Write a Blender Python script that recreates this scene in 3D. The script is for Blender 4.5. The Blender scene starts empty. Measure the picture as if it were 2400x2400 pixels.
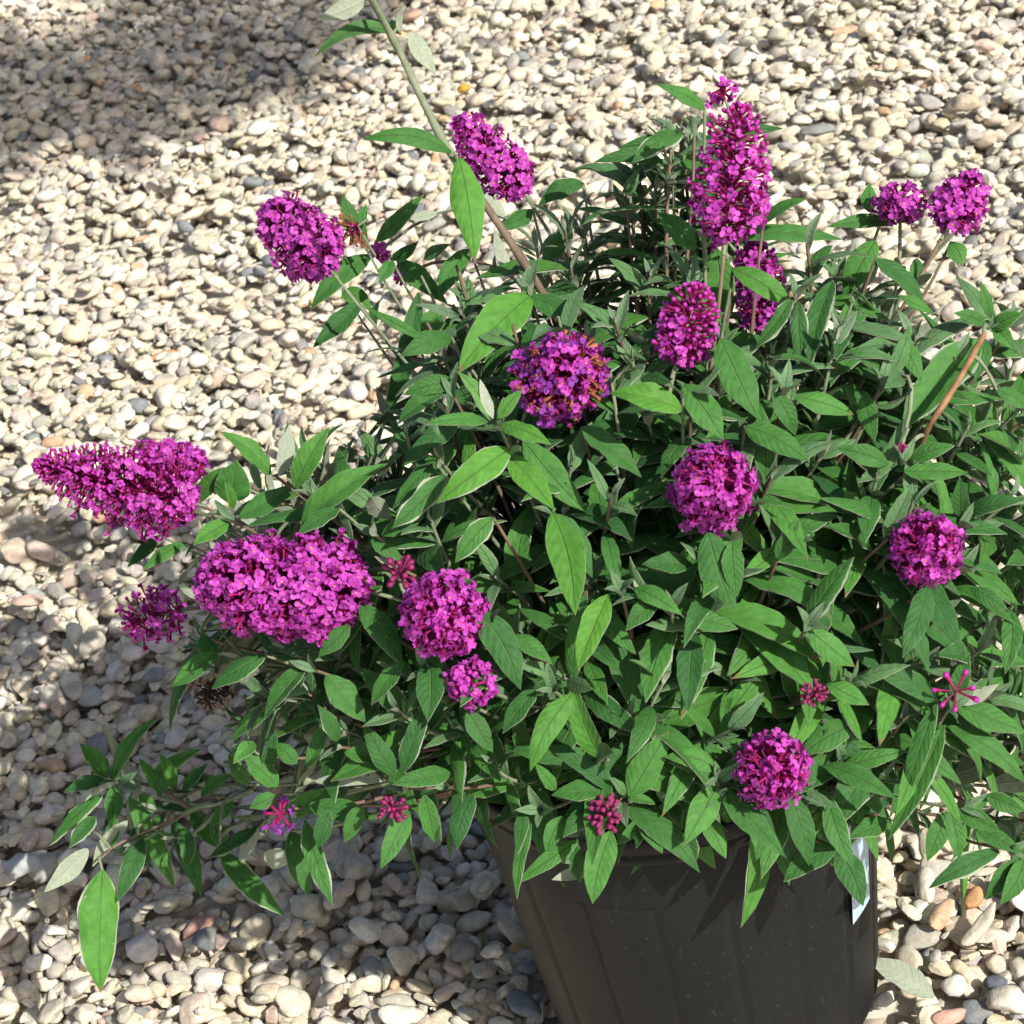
import bpy, math, random
import numpy as np
from mathutils import Vector, Matrix

rng = np.random.default_rng(11)
random.seed(5)
scene = bpy.context.scene
col = scene.collection

# ------------------------------------------------------------------ camera, sky, sun, exposure
PITCH, ROLL, FPX, BASE_PX, DEPTH = 34.0, 13.0, 5600.0, (1678, 2298), 1.81
_p, _r = math.radians(PITCH), math.radians(ROLL)
F = np.array([0, math.cos(_p), -math.sin(_p)])
U0 = np.array([0, math.sin(_p), math.cos(_p)])
R0 = np.array([1.0, 0, 0])
RT = math.cos(_r) * R0 - math.sin(_r) * U0
UP = math.sin(_r) * R0 + math.cos(_r) * U0
CAM = -DEPTH * (F + (BASE_PX[0] - 1200) / FPX * RT - (BASE_PX[1] - 1200) / FPX * UP)

cam_data = bpy.data.cameras.new('camera')
cam = bpy.data.objects.new('camera', cam_data)
col.objects.link(cam)
M = Matrix(((RT[0], UP[0], -F[0], CAM[0]), (RT[1], UP[1], -F[1], CAM[1]), (RT[2], UP[2], -F[2], CAM[2]), (0, 0, 0, 1)))
cam.matrix_world = M
cam_data.sensor_width = 36
cam_data.lens = 36 * FPX / 2400
cam_data.clip_start = 0.05
cam_data.clip_end = 2000
cam_data.dof.use_dof = True
cam_data.dof.focus_distance = 1.68
cam_data.dof.aperture_fstop = 26
scene.camera = cam

SUN_EL, SUN_H = math.radians(40), np.array([0.61, -0.79])
to_sun = Vector((SUN_H[0] * math.cos(SUN_EL), SUN_H[1] * math.cos(SUN_EL), math.sin(SUN_EL))).normalized()
world = bpy.data.worlds.new('World')
scene.world = world
world.use_nodes = True
wn = world.node_tree
sky = wn.nodes.new('ShaderNodeTexSky')
sky.sky_type = 'NISHITA'
sky.sun_disc = False
sky.dust_density = 3.0
sky.ozone_density = 0.4
sky.sun_elevation = SUN_EL
sky.sun_rotation = math.atan2(SUN_H[0], SUN_H[1])
bg = wn.nodes['Background']
bg.inputs['Strength'].default_value = 0.088
wn.links.new(sky.outputs[0], bg.inputs['Color'])
sun_l = bpy.data.lights.new('sun', 'SUN')
sun_l.energy = 4.8
sun_l.angle = math.radians(0.53)
sun_l.color = (1.0, 0.95, 0.86)
sun = bpy.data.objects.new('sun', sun_l)
col.objects.link(sun)
sun.rotation_euler = to_sun.to_track_quat('Z', 'Y').to_euler()
sun.location = (2, -1.5, 3)
scene.view_settings.view_transform = 'Standard'
scene.view_settings.look = 'None'
scene.view_settings.exposure = 0.33
scene.view_settings.gamma = 1.0
scene.render.engine = 'CYCLES'
scene.cycles.max_bounces = 5
scene.cycles.diffuse_bounces = 3
scene.cycles.glossy_bounces = 2
scene.cycles.transmission_bounces = 4
scene.cycles.use_denoising = True
scene.cycles.use_light_tree = False
scene.cycles.adaptive_threshold = 0.02
scene.cycles.caustics_reflective = False
scene.cycles.caustics_refractive = False


def ray(x, y):
    return F + (x - 1200) / FPX * RT - (y - 1200) / FPX * UP


def proj(P):
    v = np.asarray(P, float) - CAM
    z = v @ F
    return np.stack([1200 + FPX * (v @ RT) / z, 1200 - FPX * (v @ UP) / z, z], -1)


def at_z(x, y, z):
    d = ray(x, y)
    return CAM + (z - CAM[2]) / d[2] * d


def at_depth(x, y, t):
    return CAM + t * ray(x, y)


def nrm(v):
    v = np.asarray(v, float)
    return v / max(np.linalg.norm(v), 1e-9)


# ------------------------------------------------------------------ materials
def newmat(name):
    m = bpy.data.materials.new(name)
    m.use_nodes = True
    nt = m.node_tree
    b = nt.nodes['Principled BSDF']
    return m, nt, b, nt.nodes['Material Output']


def N(nt, kind, **kw):
    n = nt.nodes.new(kind)
    for k, v in kw.items():
        setattr(n, k, v)
    return n


def math_n(nt, op, a, b=None, c=None):
    n = nt.nodes.new('ShaderNodeMath')
    n.operation = op
    for i, v in enumerate((a, b, c)):
        if v is None:
            continue
        if isinstance(v, (int, float)):
            n.inputs[i].default_value = v
        else:
            nt.links.new(v, n.inputs[i])
    return n.outputs[0]


def mix_col(nt, fac, a, b, mode='MIX'):
    n = nt.nodes.new('ShaderNodeMix')
    n.data_type = 'RGBA'
    n.blend_type = mode
    for s, v in ((0, fac), (6, a), (7, b)):
        if isinstance(v, (int, float)):
            n.inputs[s].default_value = v
        elif isinstance(v, tuple):
            n.inputs[s].default_value = v if len(v) == 4 else v + (1,)
        else:
            nt.links.new(v, n.inputs[s])
    return n.outputs[2]


def ramp(nt, val, stops):
    n = nt.nodes.new('ShaderNodeValToRGB')
    el = n.color_ramp.elements
    while len(el) < len(stops):
        el.new(0.5)
    for e, (p, c) in zip(el, stops):
        e.position = p
        e.color = c if len(c) == 4 else tuple(c) + (1,)
    nt.links.new(val, n.inputs[0])
    return n.outputs[0]


def noise(nt, scale, detail=3.0, rough=0.55, coord=None):
    n = nt.nodes.new('ShaderNodeTexNoise')
    n.inputs['Scale'].default_value = scale
    n.inputs['Detail'].default_value = detail
    n.inputs['Roughness'].default_value = rough
    if coord is not None:
        nt.links.new(coord, n.inputs['Vector'])
    return n.outputs[0]


def bump(nt, height, strength, dist, b, prev=None):
    n = nt.nodes.new('ShaderNodeBump')
    n.inputs['Strength'].default_value = strength
    n.inputs['Distance'].default_value = dist
    nt.links.new(height, n.inputs['Height'])
    nt.links.new(n.outputs[0], b.inputs['Normal'])
    return n


def mat_pebble():
    m, nt, b, out = newmat('pebble_stone')
    geo = N(nt, 'ShaderNodeNewGeometry')
    at = N(nt, 'ShaderNodeAttribute', attribute_name='Col')
    n1 = noise(nt, 110, 3, 0.65, geo.outputs['Position'])
    n2 = noise(nt, 900, 1, 0.6, geo.outputs['Position'])
    mott = ramp(nt, n1, [(0.3, (0.74, 0.71, 0.67)), (0.62, (1.06, 1.05, 1.04))])
    c = mix_col(nt, 1.0, at.outputs['Color'], mott, 'MULTIPLY')
    fleck = ramp(nt, n2, [(0.30, (0.66, 0.62, 0.58)), (0.47, (1, 1, 1))])
    c = mix_col(nt, 0.7, c, fleck, 'MULTIPLY')
    n3 = noise(nt, 45, 1, 0.5, geo.outputs['Position'])
    stain = ramp(nt, n3, [(0.60, (0, 0, 0)), (0.75, (1, 1, 1))])
    c = mix_col(nt, math_n(nt, 'MULTIPLY', stain, 0.22), c, (0.55, 0.38, 0.24))
    nt.links.new(c, b.inputs['Base Color'])
    b.inputs['Roughness'].default_value = 0.78
    b.inputs['Specular IOR Level'].default_value = 0.3
    h = math_n(nt, 'ADD', math_n(nt, 'MULTIPLY', n1, 2.0), math_n(nt, 'MULTIPLY', n2, 0.5))
    bump(nt, h, 0.5, 0.0012, b)
    return m


def mat_ground():
    m, nt, b, out = newmat('gravel_bed')
    geo = N(nt, 'ShaderNodeNewGeometry')
    v = N(nt, 'ShaderNodeTexVoronoi')
    v.inputs['Scale'].default_value = 48
    nt.links.new(geo.outputs['Position'], v.inputs['Vector'])
    sep = N(nt, 'ShaderNodeSeparateColor')
    nt.links.new(v.outputs['Color'], sep.inputs[0])
    c = ramp(nt, sep.outputs[0], [(0, (0.45, 0.42, 0.37)), (0.4, (0.62, 0.56, 0.45)), (0.8, (0.70, 0.65, 0.53)), (1, (0.55, 0.45, 0.36))])
    nt.links.new(c, b.inputs['Base Color'])
    b.inputs['Roughness'].default_value = 0.9
    inv = math_n(nt, 'SUBTRACT', 1.0, v.outputs['Distance'])
    bump(nt, inv, 1.0, 0.012, b)
    return m


def mat_leaf_top():
    m, nt, b, out = newmat('leaf_upper')
    uv = N(nt, 'ShaderNodeUVMap')
    sep = N(nt, 'ShaderNodeSeparateXYZ')
    nt.links.new(uv.outputs[0], sep.inputs[0])
    u, v = sep.outputs[0], sep.outputs[1]
    av = math_n(nt, 'ABSOLUTE', v)
    at = N(nt, 'ShaderNodeAttribute', attribute_name='Col')
    sc = N(nt, 'ShaderNodeSeparateColor')
    nt.links.new(at.outputs['Color'], sc.inputs[0])
    young, rnd, yel = sc.outputs[0], sc.outputs[1], sc.outputs[2]
    geo = N(nt, 'ShaderNodeNewGeometry')
    base = mix_col(nt, rnd, (0.022, 0.092, 0.025), (0.062, 0.200, 0.040))
    base = mix_col(nt, yel, base, (0.105, 0.300, 0.030))
    base = mix_col(nt, young, base, (0.190, 0.275, 0.185))
    nz = noise(nt, 160, 2, 0.6, geo.outputs['Position'])
    base = mix_col(nt, 1.0, base, ramp(nt, nz, [(0.3, (0.80, 0.82, 0.80)), (0.7, (1.14, 1.12, 1.12))]), 'MULTIPLY')
    # midrib and side veins
    mid = ramp(nt, av, [(0.02, (1, 1, 1)), (0.085, (0, 0, 0))])
    s = math_n(nt, 'SUBTRACT', math_n(nt, 'ADD', math_n(nt, 'MULTIPLY', u, 8.0), math_n(nt, 'MULTIPLY', math_n(nt, 'GREATER_THAN', v, 0.0), 0.4)), math_n(nt, 'MULTIPLY', math_n(nt, 'POWER', av, 1.3), 1.7))
    fr = math_n(nt, 'ABSOLUTE', math_n(nt, 'SUBTRACT', math_n(nt, 'FRACT', s), 0.5))
    side = ramp(nt, fr, [(0.0, (1, 1, 1)), (0.06, (0, 0, 0))])
    vein = math_n(nt, 'MAXIMUM', mid, math_n(nt, 'MULTIPLY', side, 0.55))
    base = mix_col(nt, math_n(nt, 'MULTIPLY', vein, 0.45), base, (0.14, 0.27, 0.075))
    tipm = math_n(nt, 'MULTIPLY', math_n(nt, 'GREATER_THAN', math_n(nt, 'ADD', u, math_n(nt, 'MULTIPLY', nz, 0.25)), 1.07), math_n(nt, 'GREATER_THAN', rnd, 0.86))
    base = mix_col(nt, math_n(nt, 'MULTIPLY', tipm, 0.8), base, (0.20, 0.12, 0.05))
    edge = ramp(nt, av, [(0.93, (0, 0, 0)), (1.0, (1, 1, 1))])
    base = mix_col(nt, math_n(nt, 'MULTIPLY', edge, 0.22), base, (0.30, 0.36, 0.22))
    nt.links.new(base, b.inputs['Base Color'])
    b.inputs['Sheen Weight'].default_value = 0.05
    b.inputs['Sheen Roughness'].default_value = 0.4
    b.inputs['Sheen Tint'].default_value = (0.75, 0.95, 0.85, 1)
    b.inputs['Roughness'].default_value = 0.62
    b.inputs['Specular IOR Level'].default_value = 0.22
    h = math_n(nt, 'MULTIPLY', math_n(nt, 'ADD', mid, math_n(nt, 'MULTIPLY', math_n(nt, 'SUBTRACT', 0.5, fr), 0.55)), -1.0)
    h = math_n(nt, 'ADD', h, math_n(nt, 'MULTIPLY', nz, 0.8))
    bump(nt, h, 0.85, 0.0009, b)
    tr = N(nt, 'ShaderNodeBsdfTranslucent')
    nt.links.new(mix_col(nt, 1.0, base, (1.5, 1.75, 0.6), 'MULTIPLY'), tr.inputs[0])
    mx = N(nt, 'ShaderNodeMixShader')
    mx.inputs[0].default_value = 0.16
    nt.links.new(b.outputs[0], mx.inputs[1])
    nt.links.new(tr.outputs[0], mx.inputs[2])
    nt.links.new(mx.outputs[0], out.inputs[0])
    return m


def mat_leaf_under():
    m, nt, b, out = newmat('leaf_underside')
    uv = N(nt, 'ShaderNodeUVMap')
    sep = N(nt, 'ShaderNodeSeparateXYZ')
    nt.links.new(uv.outputs[0], sep.inputs[0])
    u, v = sep.outputs[0], sep.outputs[1]
    av = math_n(nt, 'ABSOLUTE', v)
    geo = N(nt, 'ShaderNodeNewGeometry')
    nz = noise(nt, 300, 3, 0.6, geo.outputs['Position'])
    base = ramp(nt, nz, [(0.3, (0.33, 0.39, 0.29)), (0.7, (0.44, 0.49, 0.38))])
    s = math_n(nt, 'SUBTRACT', math_n(nt, 'MULTIPLY', u, 9.0), math_n(nt, 'MULTIPLY', av, 1.5))
    fr = math_n(nt, 'ABSOLUTE', math_n(nt, 'SUBTRACT', math_n(nt, 'FRACT', s), 0.5))
    mid = ramp(nt, av, [(0.02, (1, 1, 1)), (0.1, (0, 0, 0))])
    side = ramp(nt, fr, [(0.0, (1, 1, 1)), (0.1, (0, 0, 0))])
    vein = math_n(nt, 'MAXIMUM', mid, math_n(nt, 'MULTIPLY', side, 0.6))
    base = mix_col(nt, math_n(nt, 'MULTIPLY', vein, 0.5), base, (0.55, 0.58, 0.47))
    nt.links.new(base, b.inputs['Base Color'])
    b.inputs['Roughness'].default_value = 0.85
    b.inputs['Specular IOR Level'].default_value = 0.15
    bump(nt, math_n(nt, 'ADD', vein, nz), 0.6, 0.0008, b)
    tr = N(nt, 'ShaderNodeBsdfTranslucent')
    nt.links.new(mix_col(nt, 1.0, base, (0.8, 0.95, 0.5), 'MULTIPLY'), tr.inputs[0])
    mx = N(nt, 'ShaderNodeMixShader')
    mx.inputs[0].default_value = 0.25
    nt.links.new(b.outputs[0], mx.inputs[1])
    nt.links.new(tr.outputs[0], mx.inputs[2])
    nt.links.new(mx.outputs[0], out.inputs[0])
    return m


def mat_petal(name, c1, c2, trans=0.25, rough=0.55):
    m, nt, b, out = newmat(name)
    geo = N(nt, 'ShaderNodeNewGeometry')
    nz = noise(nt, 170, 2, 0.6, geo.outputs['Position'])
    base = mix_col(nt, ramp(nt, nz, [(0.32, (0, 0, 0)), (0.68, (1, 1, 1))]), c1, c2)
    nt.links.new(base, b.inputs['Base Color'])
    b.inputs['Roughness'].default_value = rough
    b.inputs['Specular IOR Level'].default_value = 0.3
    tr = N(nt, 'ShaderNodeBsdfTranslucent')
    nt.links.new(base, tr.inputs[0])
    mx = N(nt, 'ShaderNodeMixShader')
    mx.inputs[0].default_value = trans
    nt.links.new(b.outputs[0], mx.inputs[1])
    nt.links.new(tr.outputs[0], mx.inputs[2])
    nt.links.new(mx.outputs[0], out.inputs[0])
    return m


def mat_simple(name, c1, c2, scale=60, rough=0.8, bstr=0.4, bdist=0.001, spec=0.3, stretch=None):
    m, nt, b, out = newmat(name)
    geo = N(nt, 'ShaderNodeNewGeometry')
    pos = geo.outputs['Position']
    if stretch:
        mp = N(nt, 'ShaderNodeMapping')
        mp.inputs['Scale'].default_value = stretch
        nt.links.new(pos, mp.inputs[0])
        pos = mp.outputs[0]
    nz = noise(nt, scale, 5, 0.6, pos)
    nt.links.new(mix_col(nt, ramp(nt, nz, [(0.3, (0, 0, 0)), (0.7, (1, 1, 1))]), c1, c2), b.inputs['Base Color'])
    b.inputs['Roughness'].default_value = rough
    b.inputs['Specular IOR Level'].default_value = spec
    bump(nt, nz, bstr, bdist, b)
    return m


def mat_pot():
    m, nt, b, out = newmat('black_plastic')
    geo = N(nt, 'ShaderNodeNewGeometry')
    n1 = noise(nt, 9, 5, 0.6, geo.outputs['Position'])
    n2 = noise(nt, 420, 2, 0.5, geo.outputs['Position'])
    vor = N(nt, 'ShaderNodeTexVoronoi')
    vor.inputs['Scale'].default_value = 260
    nt.links.new(geo.outputs['Position'], vor.inputs['Vector'])
    sc = N(nt, 'ShaderNodeSeparateColor')
    nt.links.new(vor.outputs['Color'], sc.inputs[0])
    rad = math_n(nt, 'MULTIPLY', math_n(nt, 'POWER', sc.outputs[1], 5.0), 0.30)
    spot = math_n(nt, 'LESS_THAN', vor.outputs['Distance'], rad)
    sepp = N(nt, 'ShaderNodeSeparateXYZ')
    nt.links.new(geo.outputs['Position'], sepp.inputs[0])
    dust = ramp(nt, n1, [(0.40, (0, 0, 0)), (0.75, (1, 1, 1))])
    base = mix_col(nt, math_n(nt, 'MULTIPLY', dust, 0.55), (0.0095, 0.0103, 0.0115), (0.0165, 0.0172, 0.018))
    speck = ramp(nt, n2, [(0.66, (0, 0, 0)), (0.76, (1, 1, 1))])
    base = mix_col(nt, math_n(nt, 'MULTIPLY', speck, 0.25), base, (0.12, 0.115, 0.11))
    base = mix_col(nt, math_n(nt, 'MULTIPLY', spot, 0.2), base, (0.12, 0.135, 0.16))
    nt.links.new(base, b.inputs['Base Color'])
    b.inputs['Specular IOR Level'].default_value = 0.14
    r = math_n(nt, 'ADD', 0.38, math_n(nt, 'MULTIPLY', n1, 0.25))
    nt.links.new(r, b.inputs['Roughness'])
    bump(nt, n2, 0.15, 0.0006, b)
    return m


def mat_sticker():
    m, nt, b, out = newmat('label_paper')
    uv = N(nt, 'ShaderNodeUVMap')
    sep = N(nt, 'ShaderNodeSeparateXYZ')
    nt.links.new(uv.outputs[0], sep.inputs[0])
    u, v = sep.outputs[0], sep.outputs[1]
    lines = math_n(nt, 'LESS_THAN', math_n(nt, 'ABSOLUTE', math_n(nt, 'SUBTRACT', math_n(nt, 'FRACT', math_n(nt, 'MULTIPLY', u, 5.0)), 0.5)), 0.13)
    nz = noise(nt, 26, 3, 0.6, uv.outputs[0])
    word = math_n(nt, 'MULTIPLY', lines, math_n(nt, 'GREATER_THAN', nz, 0.52))
    a = math_n(nt, 'MULTIPLY', math_n(nt, 'GREATER_THAN', v, 0.12), math_n(nt, 'LESS_THAN', v, 0.9))
    word = math_n(nt, 'MULTIPLY', word, a)
    nt.links.new(mix_col(nt, math_n(nt, 'MULTIPLY', word, 0.75), (0.40, 0.56, 0.70), (0.12, 0.22, 0.40)), b.inputs['Base Color'])
    b.inputs['Roughness'].default_value = 0.45
    return m


PEBBLE = mat_pebble()
GROUND = mat_ground()
LEAF = mat_leaf_top()
UNDER = mat_leaf_under()
LOBE = mat_petal('petal_magenta', (0.33, 0.013, 0.30), (0.68, 0.12, 0.62), 0.30)
TUBE = mat_petal('petal_tube_crimson', (0.20, 0.003, 0.055), (0.38, 0.016, 0.17), 0.2)
THROAT = mat_petal('petal_throat_orange', (0.85, 0.32, 0.05), (0.9, 0.5, 0.12), 0.1)
BUDM = mat_petal('bud_magenta', (0.34, 0.015, 0.26), (0.50, 0.05, 0.42), 0.15)
BUDC = mat_petal('bud_crimson', (0.17, 0.012, 0.065), (0.31, 0.035, 0.15), 0.1)
VIOLET = mat_petal('petal_violet', (0.22, 0.03, 0.34), (0.40, 0.09, 0.52), 0.25)
RUST = mat_petal('petal_withered', (0.20, 0.055, 0.03), (0.44, 0.16, 0.08), 0.15, 0.8)
DEAD = mat_simple('dry_seed_head', (0.025, 0.016, 0.011), (0.07, 0.045, 0.03), 200)
STEM_G = mat_simple('stem_grey_green', (0.13, 0.17, 0.09), (0.25, 0.28, 0.19), 120, 0.8, 0.5)
STEM_B = mat_simple('stem_brown', (0.10, 0.065, 0.045), (0.23, 0.17, 0.12), 90, 0.75, 0.6, stretch=(1, 1, 0.3))
STEM_O = mat_simple('stem_orange_brown', (0.19, 0.095, 0.045), (0.34, 0.20, 0.11), 90, 0.6, 0.5)
POT = mat_pot()
SOIL = mat_simple('potting_soil', (0.010, 0.007, 0.005), (0.045, 0.030, 0.020), 140, 0.95, 1.0, 0.006)
STICKER = mat_sticker()
BARK = mat_simple('tree_bark', (0.06, 0.045, 0.035), (0.17, 0.14, 0.11), 30, 0.9, 1.0, 0.02)


# ------------------------------------------------------------------ mesh helpers
def mk_mesh(name, verts, faces, mats, midx=None, uv=None, colr=None, smooth=True):
    verts = np.asarray(verts, np.float32)
    faces = np.asarray(faces, np.int32)
    k = faces.shape[1]
    me = bpy.data.meshes.new(name)
    me.vertices.add(len(verts))
    me.vertices.foreach_set('co', verts.ravel())
    me.loops.add(faces.size)
    me.loops.foreach_set('vertex_index', faces.ravel())
    me.polygons.add(len(faces))
    me.polygons.foreach_set('loop_start', np.arange(0, faces.size, k, dtype=np.int32))
    me.polygons.foreach_set('loop_total', np.full(len(faces), k, np.int32))
    for m in mats:
        me.materials.append(m)
    if midx is not None:
        me.polygons.foreach_set('material_index', np.asarray(midx, np.int32))
    if uv is not None:
        l = me.uv_layers.new(name='UVMap')
        l.data.foreach_set('uv', np.asarray(uv, np.float32)[faces.ravel()].ravel())
    if colr is not None:
        a = me.color_attributes.new('Col', 'FLOAT_COLOR', 'POINT')
        c = np.ones((len(verts), 4), np.float32)
        c[:, :3] = colr
        a.data.foreach_set('color', c.ravel())
    me.polygons.foreach_set('use_smooth', np.full(len(faces), smooth, bool))
    me.update(calc_edges=True)
    return me


def link(name, me, parent=None, loc=None):
    o = bpy.data.objects.new(name, me)
    col.objects.link(o)
    if parent is not None:
        o.parent = parent
    if loc is not None:
        o.location = tuple(float(x) for x in loc)
    return o


def tag(o, label=None, cat=None, group=None, kind=None):
    for k, v in (('label', label), ('category', cat), ('group', group), ('kind', kind)):
        if v:
            o[k] = v
    return o


def tube_geo(pts, radii, sides=7, cap=True):
    pts = np.asarray(pts, float)
    n = len(pts)
    tan = np.gradient(pts, axis=0)
    tan /= np.linalg.norm(tan, axis=1)[:, None] + 1e-9
    ref = np.array([0.31, 0.17, 0.93])
    a = np.cross(tan, ref)
    a /= np.linalg.norm(a, axis=1)[:, None] + 1e-9
    b = np.cross(tan, a)
    th = np.linspace(0, 2 * math.pi, sides, endpoint=False)
    ring = (np.cos(th)[None, :, None] * a[:, None] + np.sin(th)[None, :, None] * b[:, None]) * np.asarray(radii)[:, None, None]
    v = (pts[:, None] + ring).reshape(-1, 3)
    f = []
    for i in range(n - 1):
        for j in range(sides):
            k = (j + 1) % sides
            f.append((i * sides + j, i * sides + k, (i + 1) * sides + k, (i + 1) * sides + j))
    return v, np.array(f)


def bez(p0, p1, p2, p3, n):
    t = np.linspace(0, 1, n)[:, None]
    return (1 - t) ** 3 * p0 + 3 * (1 - t) ** 2 * t * p1 + 3 * (1 - t) * t * t * p2 + t ** 3 * p3


def smooth_path(pts, n):
    pts = np.asarray(pts, float)
    d = np.r_[0, np.cumsum(np.linalg.norm(np.diff(pts, axis=0), axis=1))]
    P = np.vstack([2 * pts[0] - pts[1], pts, 2 * pts[-1] - pts[-2]])
    out = []
    for s in np.linspace(0, d[-1], n):
        i = min(max(np.searchsorted(d, s) - 1, 0), len(pts) - 2)
        t = (s - d[i]) / max(d[i + 1] - d[i], 1e-9)
        a, b, c, e = P[i], P[i + 1], P[i + 2], P[i + 3]
        out.append(0.5 * (2 * b + (c - a) * t + (2 * a - 5 * b + 4 * c - e) * t * t + (3 * b - a - 3 * c + e) * t ** 3))
    return np.array(out)


# ------------------------------------------------------------------ ground and gravel
gs = 300.0
ground = link('ground', mk_mesh('ground', [(-gs, -gs, -0.034), (gs, -gs, -0.034), (gs, gs, -0.034), (-gs, gs, -0.034)], [(0, 1, 2, 3)], [GROUND], smooth=False))
tag(ground, 'pale cream gravel bed of loose rounded pebbles under the pot', 'gravel bed', kind='structure')


def ico(sub):
    import bmesh
    bm = bmesh.new()
    bmesh.ops.create_icosphere(bm, subdivisions=sub, radius=1)
    v = np.array([x.co[:] for x in bm.verts])
    f = np.array([[y.index for y in x.verts] for x in bm.faces])
    bm.free()
    return v, f


def box_sphere():
    import bmesh
    bm = bmesh.new()
    bmesh.ops.create_cube(bm, size=2)
    bmesh.ops.subdivide_edges(bm, edges=bm.edges[:], cuts=1, use_grid_fill=True)
    bmesh.ops.triangulate(bm, faces=bm.faces[:])
    v = np.array([x.co[:] for x in bm.verts])
    f = np.array([[y.index for y in x.verts] for x in bm.faces])
    bm.free()
    return v / np.linalg.norm(v, axis=1)[:, None], f


ICO = {1: box_sphere(), 2: ico(2), 3: ico(3)}


def pebble_shape(seed, sub):
    r = np.random.default_rng(seed)
    d = ICO[sub][0]
    npl = r.integers(6, 11)
    nn = r.normal(size=(npl, 3))
    nn /= np.linalg.norm(nn, axis=1)[:, None]
    hh = r.uniform(0.60, 0.98, npl)
    dots = d @ nn.T
    rad = hh[None] / np.maximum(dots, 0.05)
    k = r.uniform(18, 55)
    s = np.minimum(np.concatenate([rad, np.full((len(d), 1), 1.08)], 1), 3.0)
    rr = (s ** -k).sum(1) ** (-1 / k)
    v = d * rr[:, None]
    low = r.normal(size=3) * 2.2
    v *= (1 + 0.07 * np.sin(v @ low + r.uniform(0, 6)) + 0.04 * np.sin(v @ (r.normal(size=3) * 4.5) + r.uniform(0, 6)))[:, None]
    ext = (v.max(0) - v.min(0)) / 2
    v = (v - (v.max(0) + v.min(0)) / 2) / ext
    return v


NSH = 36
SHP = {s: [pebble_shape(100 + i, s) for i in range(NSH)] for s in (1, 2, 3)}

PAL = [((0.68, 0.63, 0.50), 24), ((0.71, 0.67, 0.565), 24), ((0.75, 0.725, 0.65), 12), ((0.61, 0.545, 0.42), 11),
       ((0.54, 0.515, 0.45), 15), ((0.43, 0.42, 0.395), 7), ((0.25, 0.27, 0.285), 2.0), ((0.63, 0.51, 0.43), 3.5), ((0.60, 0.42, 0.27), 1.0), ((0.69, 0.60, 0.51), 4)]
pc = np.array([c for c, w in PAL])
pw = np.array([w for c, w in PAL], float)
pw /= pw.sum()

# footprint of the view on the ground, widened
corners = np.array([at_z(x, y, 0)[:2] for x, y in ((-300, 2600), (2700, 2600), (2560, -90), (-160, -90))])


def inside(P):
    r = np.ones(len(P), bool)
    for i in range(4):
        a, b = corners[i], corners[(i + 1) % 4]
        r &= ((b[0] - a[0]) * (P[:, 1] - a[1]) - (b[1] - a[1]) * (P[:, 0] - a[0])) > 0
    return r


lo, hi = corners.min(0), corners.max(0)
CELL = 0.0025
gx, gy = int((hi[0] - lo[0]) / CELL) + 40, int((hi[1] - lo[1]) / CELL) + 40
org = lo - 20 * CELL
yy, xx = np.meshgrid(np.arange(gy) * CELL + org[1], np.arange(gx) * CELL + org[0], indexing='ij')
HF = -0.030 + 0.004 * np.sin(xx * 9 + 1) * np.sin(yy * 7 + 2) + 0.003 * np.sin(xx * 23 + yy * 17)
POT_R0, POT_R1, POT_H = 0.122, 0.1475, 0.29
del xx, yy

peb = []


def rot_euler(a, b, c):
    return np.array(Matrix.Rotation(c, 3, 'Z') @ Matrix.Rotation(b, 3, 'Y') @ Matrix.Rotation(a, 3, 'X'))


def drop(x, y, semi, R, colour, special=None, force=False):
    A = R * np.asarray(semi)[None]
    S = A @ A.T * 0.88
    ex, ey = math.sqrt(S[0, 0]), math.sqrt(S[1, 1])
    i0, i1 = int((x - ex - org[0]) / CELL), int((x + ex - org[0]) / CELL) + 2
    j0, j1 = int((y - ey - org[1]) / CELL), int((y + ey - org[1]) / CELL) + 2
    if i0 < 0 or j0 < 0 or i1 >= gx or j1 >= gy:
        return False
    P = np.linalg.inv(S)
    X = (np.arange(i0, i1) * CELL + org[0] - x)[None]
    Y = (np.arange(j0, j1) * CELL + org[1] - y)[:, None]
    bq = P[0, 2] * X + P[1, 2] * Y
    cq = P[0, 0] * X * X + 2 * P[0, 1] * X * Y + P[1, 1] * Y * Y - 1
    disc = bq * bq - P[2, 2] * cq
    ok = disc > 0
    if not ok.any():
        return False
    sq = np.sqrt(np.where(ok, disc, 0))
    lowz = (-bq - sq) / P[2, 2]
    upz = (-bq + sq) / P[2, 2]
    H = HF[j0:j1, i0:i1]
    need = (H - lowz)[ok]
    if need.max() > 0.1 and not force:
        return False
    need = need[need < 0.1]
    if len(need) == 0:
        return False
    zc = np.percentile(need, 80)
    if zc + upz[ok].max() > 0.022 and not force:
        return False
    H[ok] = np.maximum(H[ok], (zc + upz)[ok])
    peb.append((x, y, zc, tuple(semi), R, colour, special))
    return True


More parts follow.
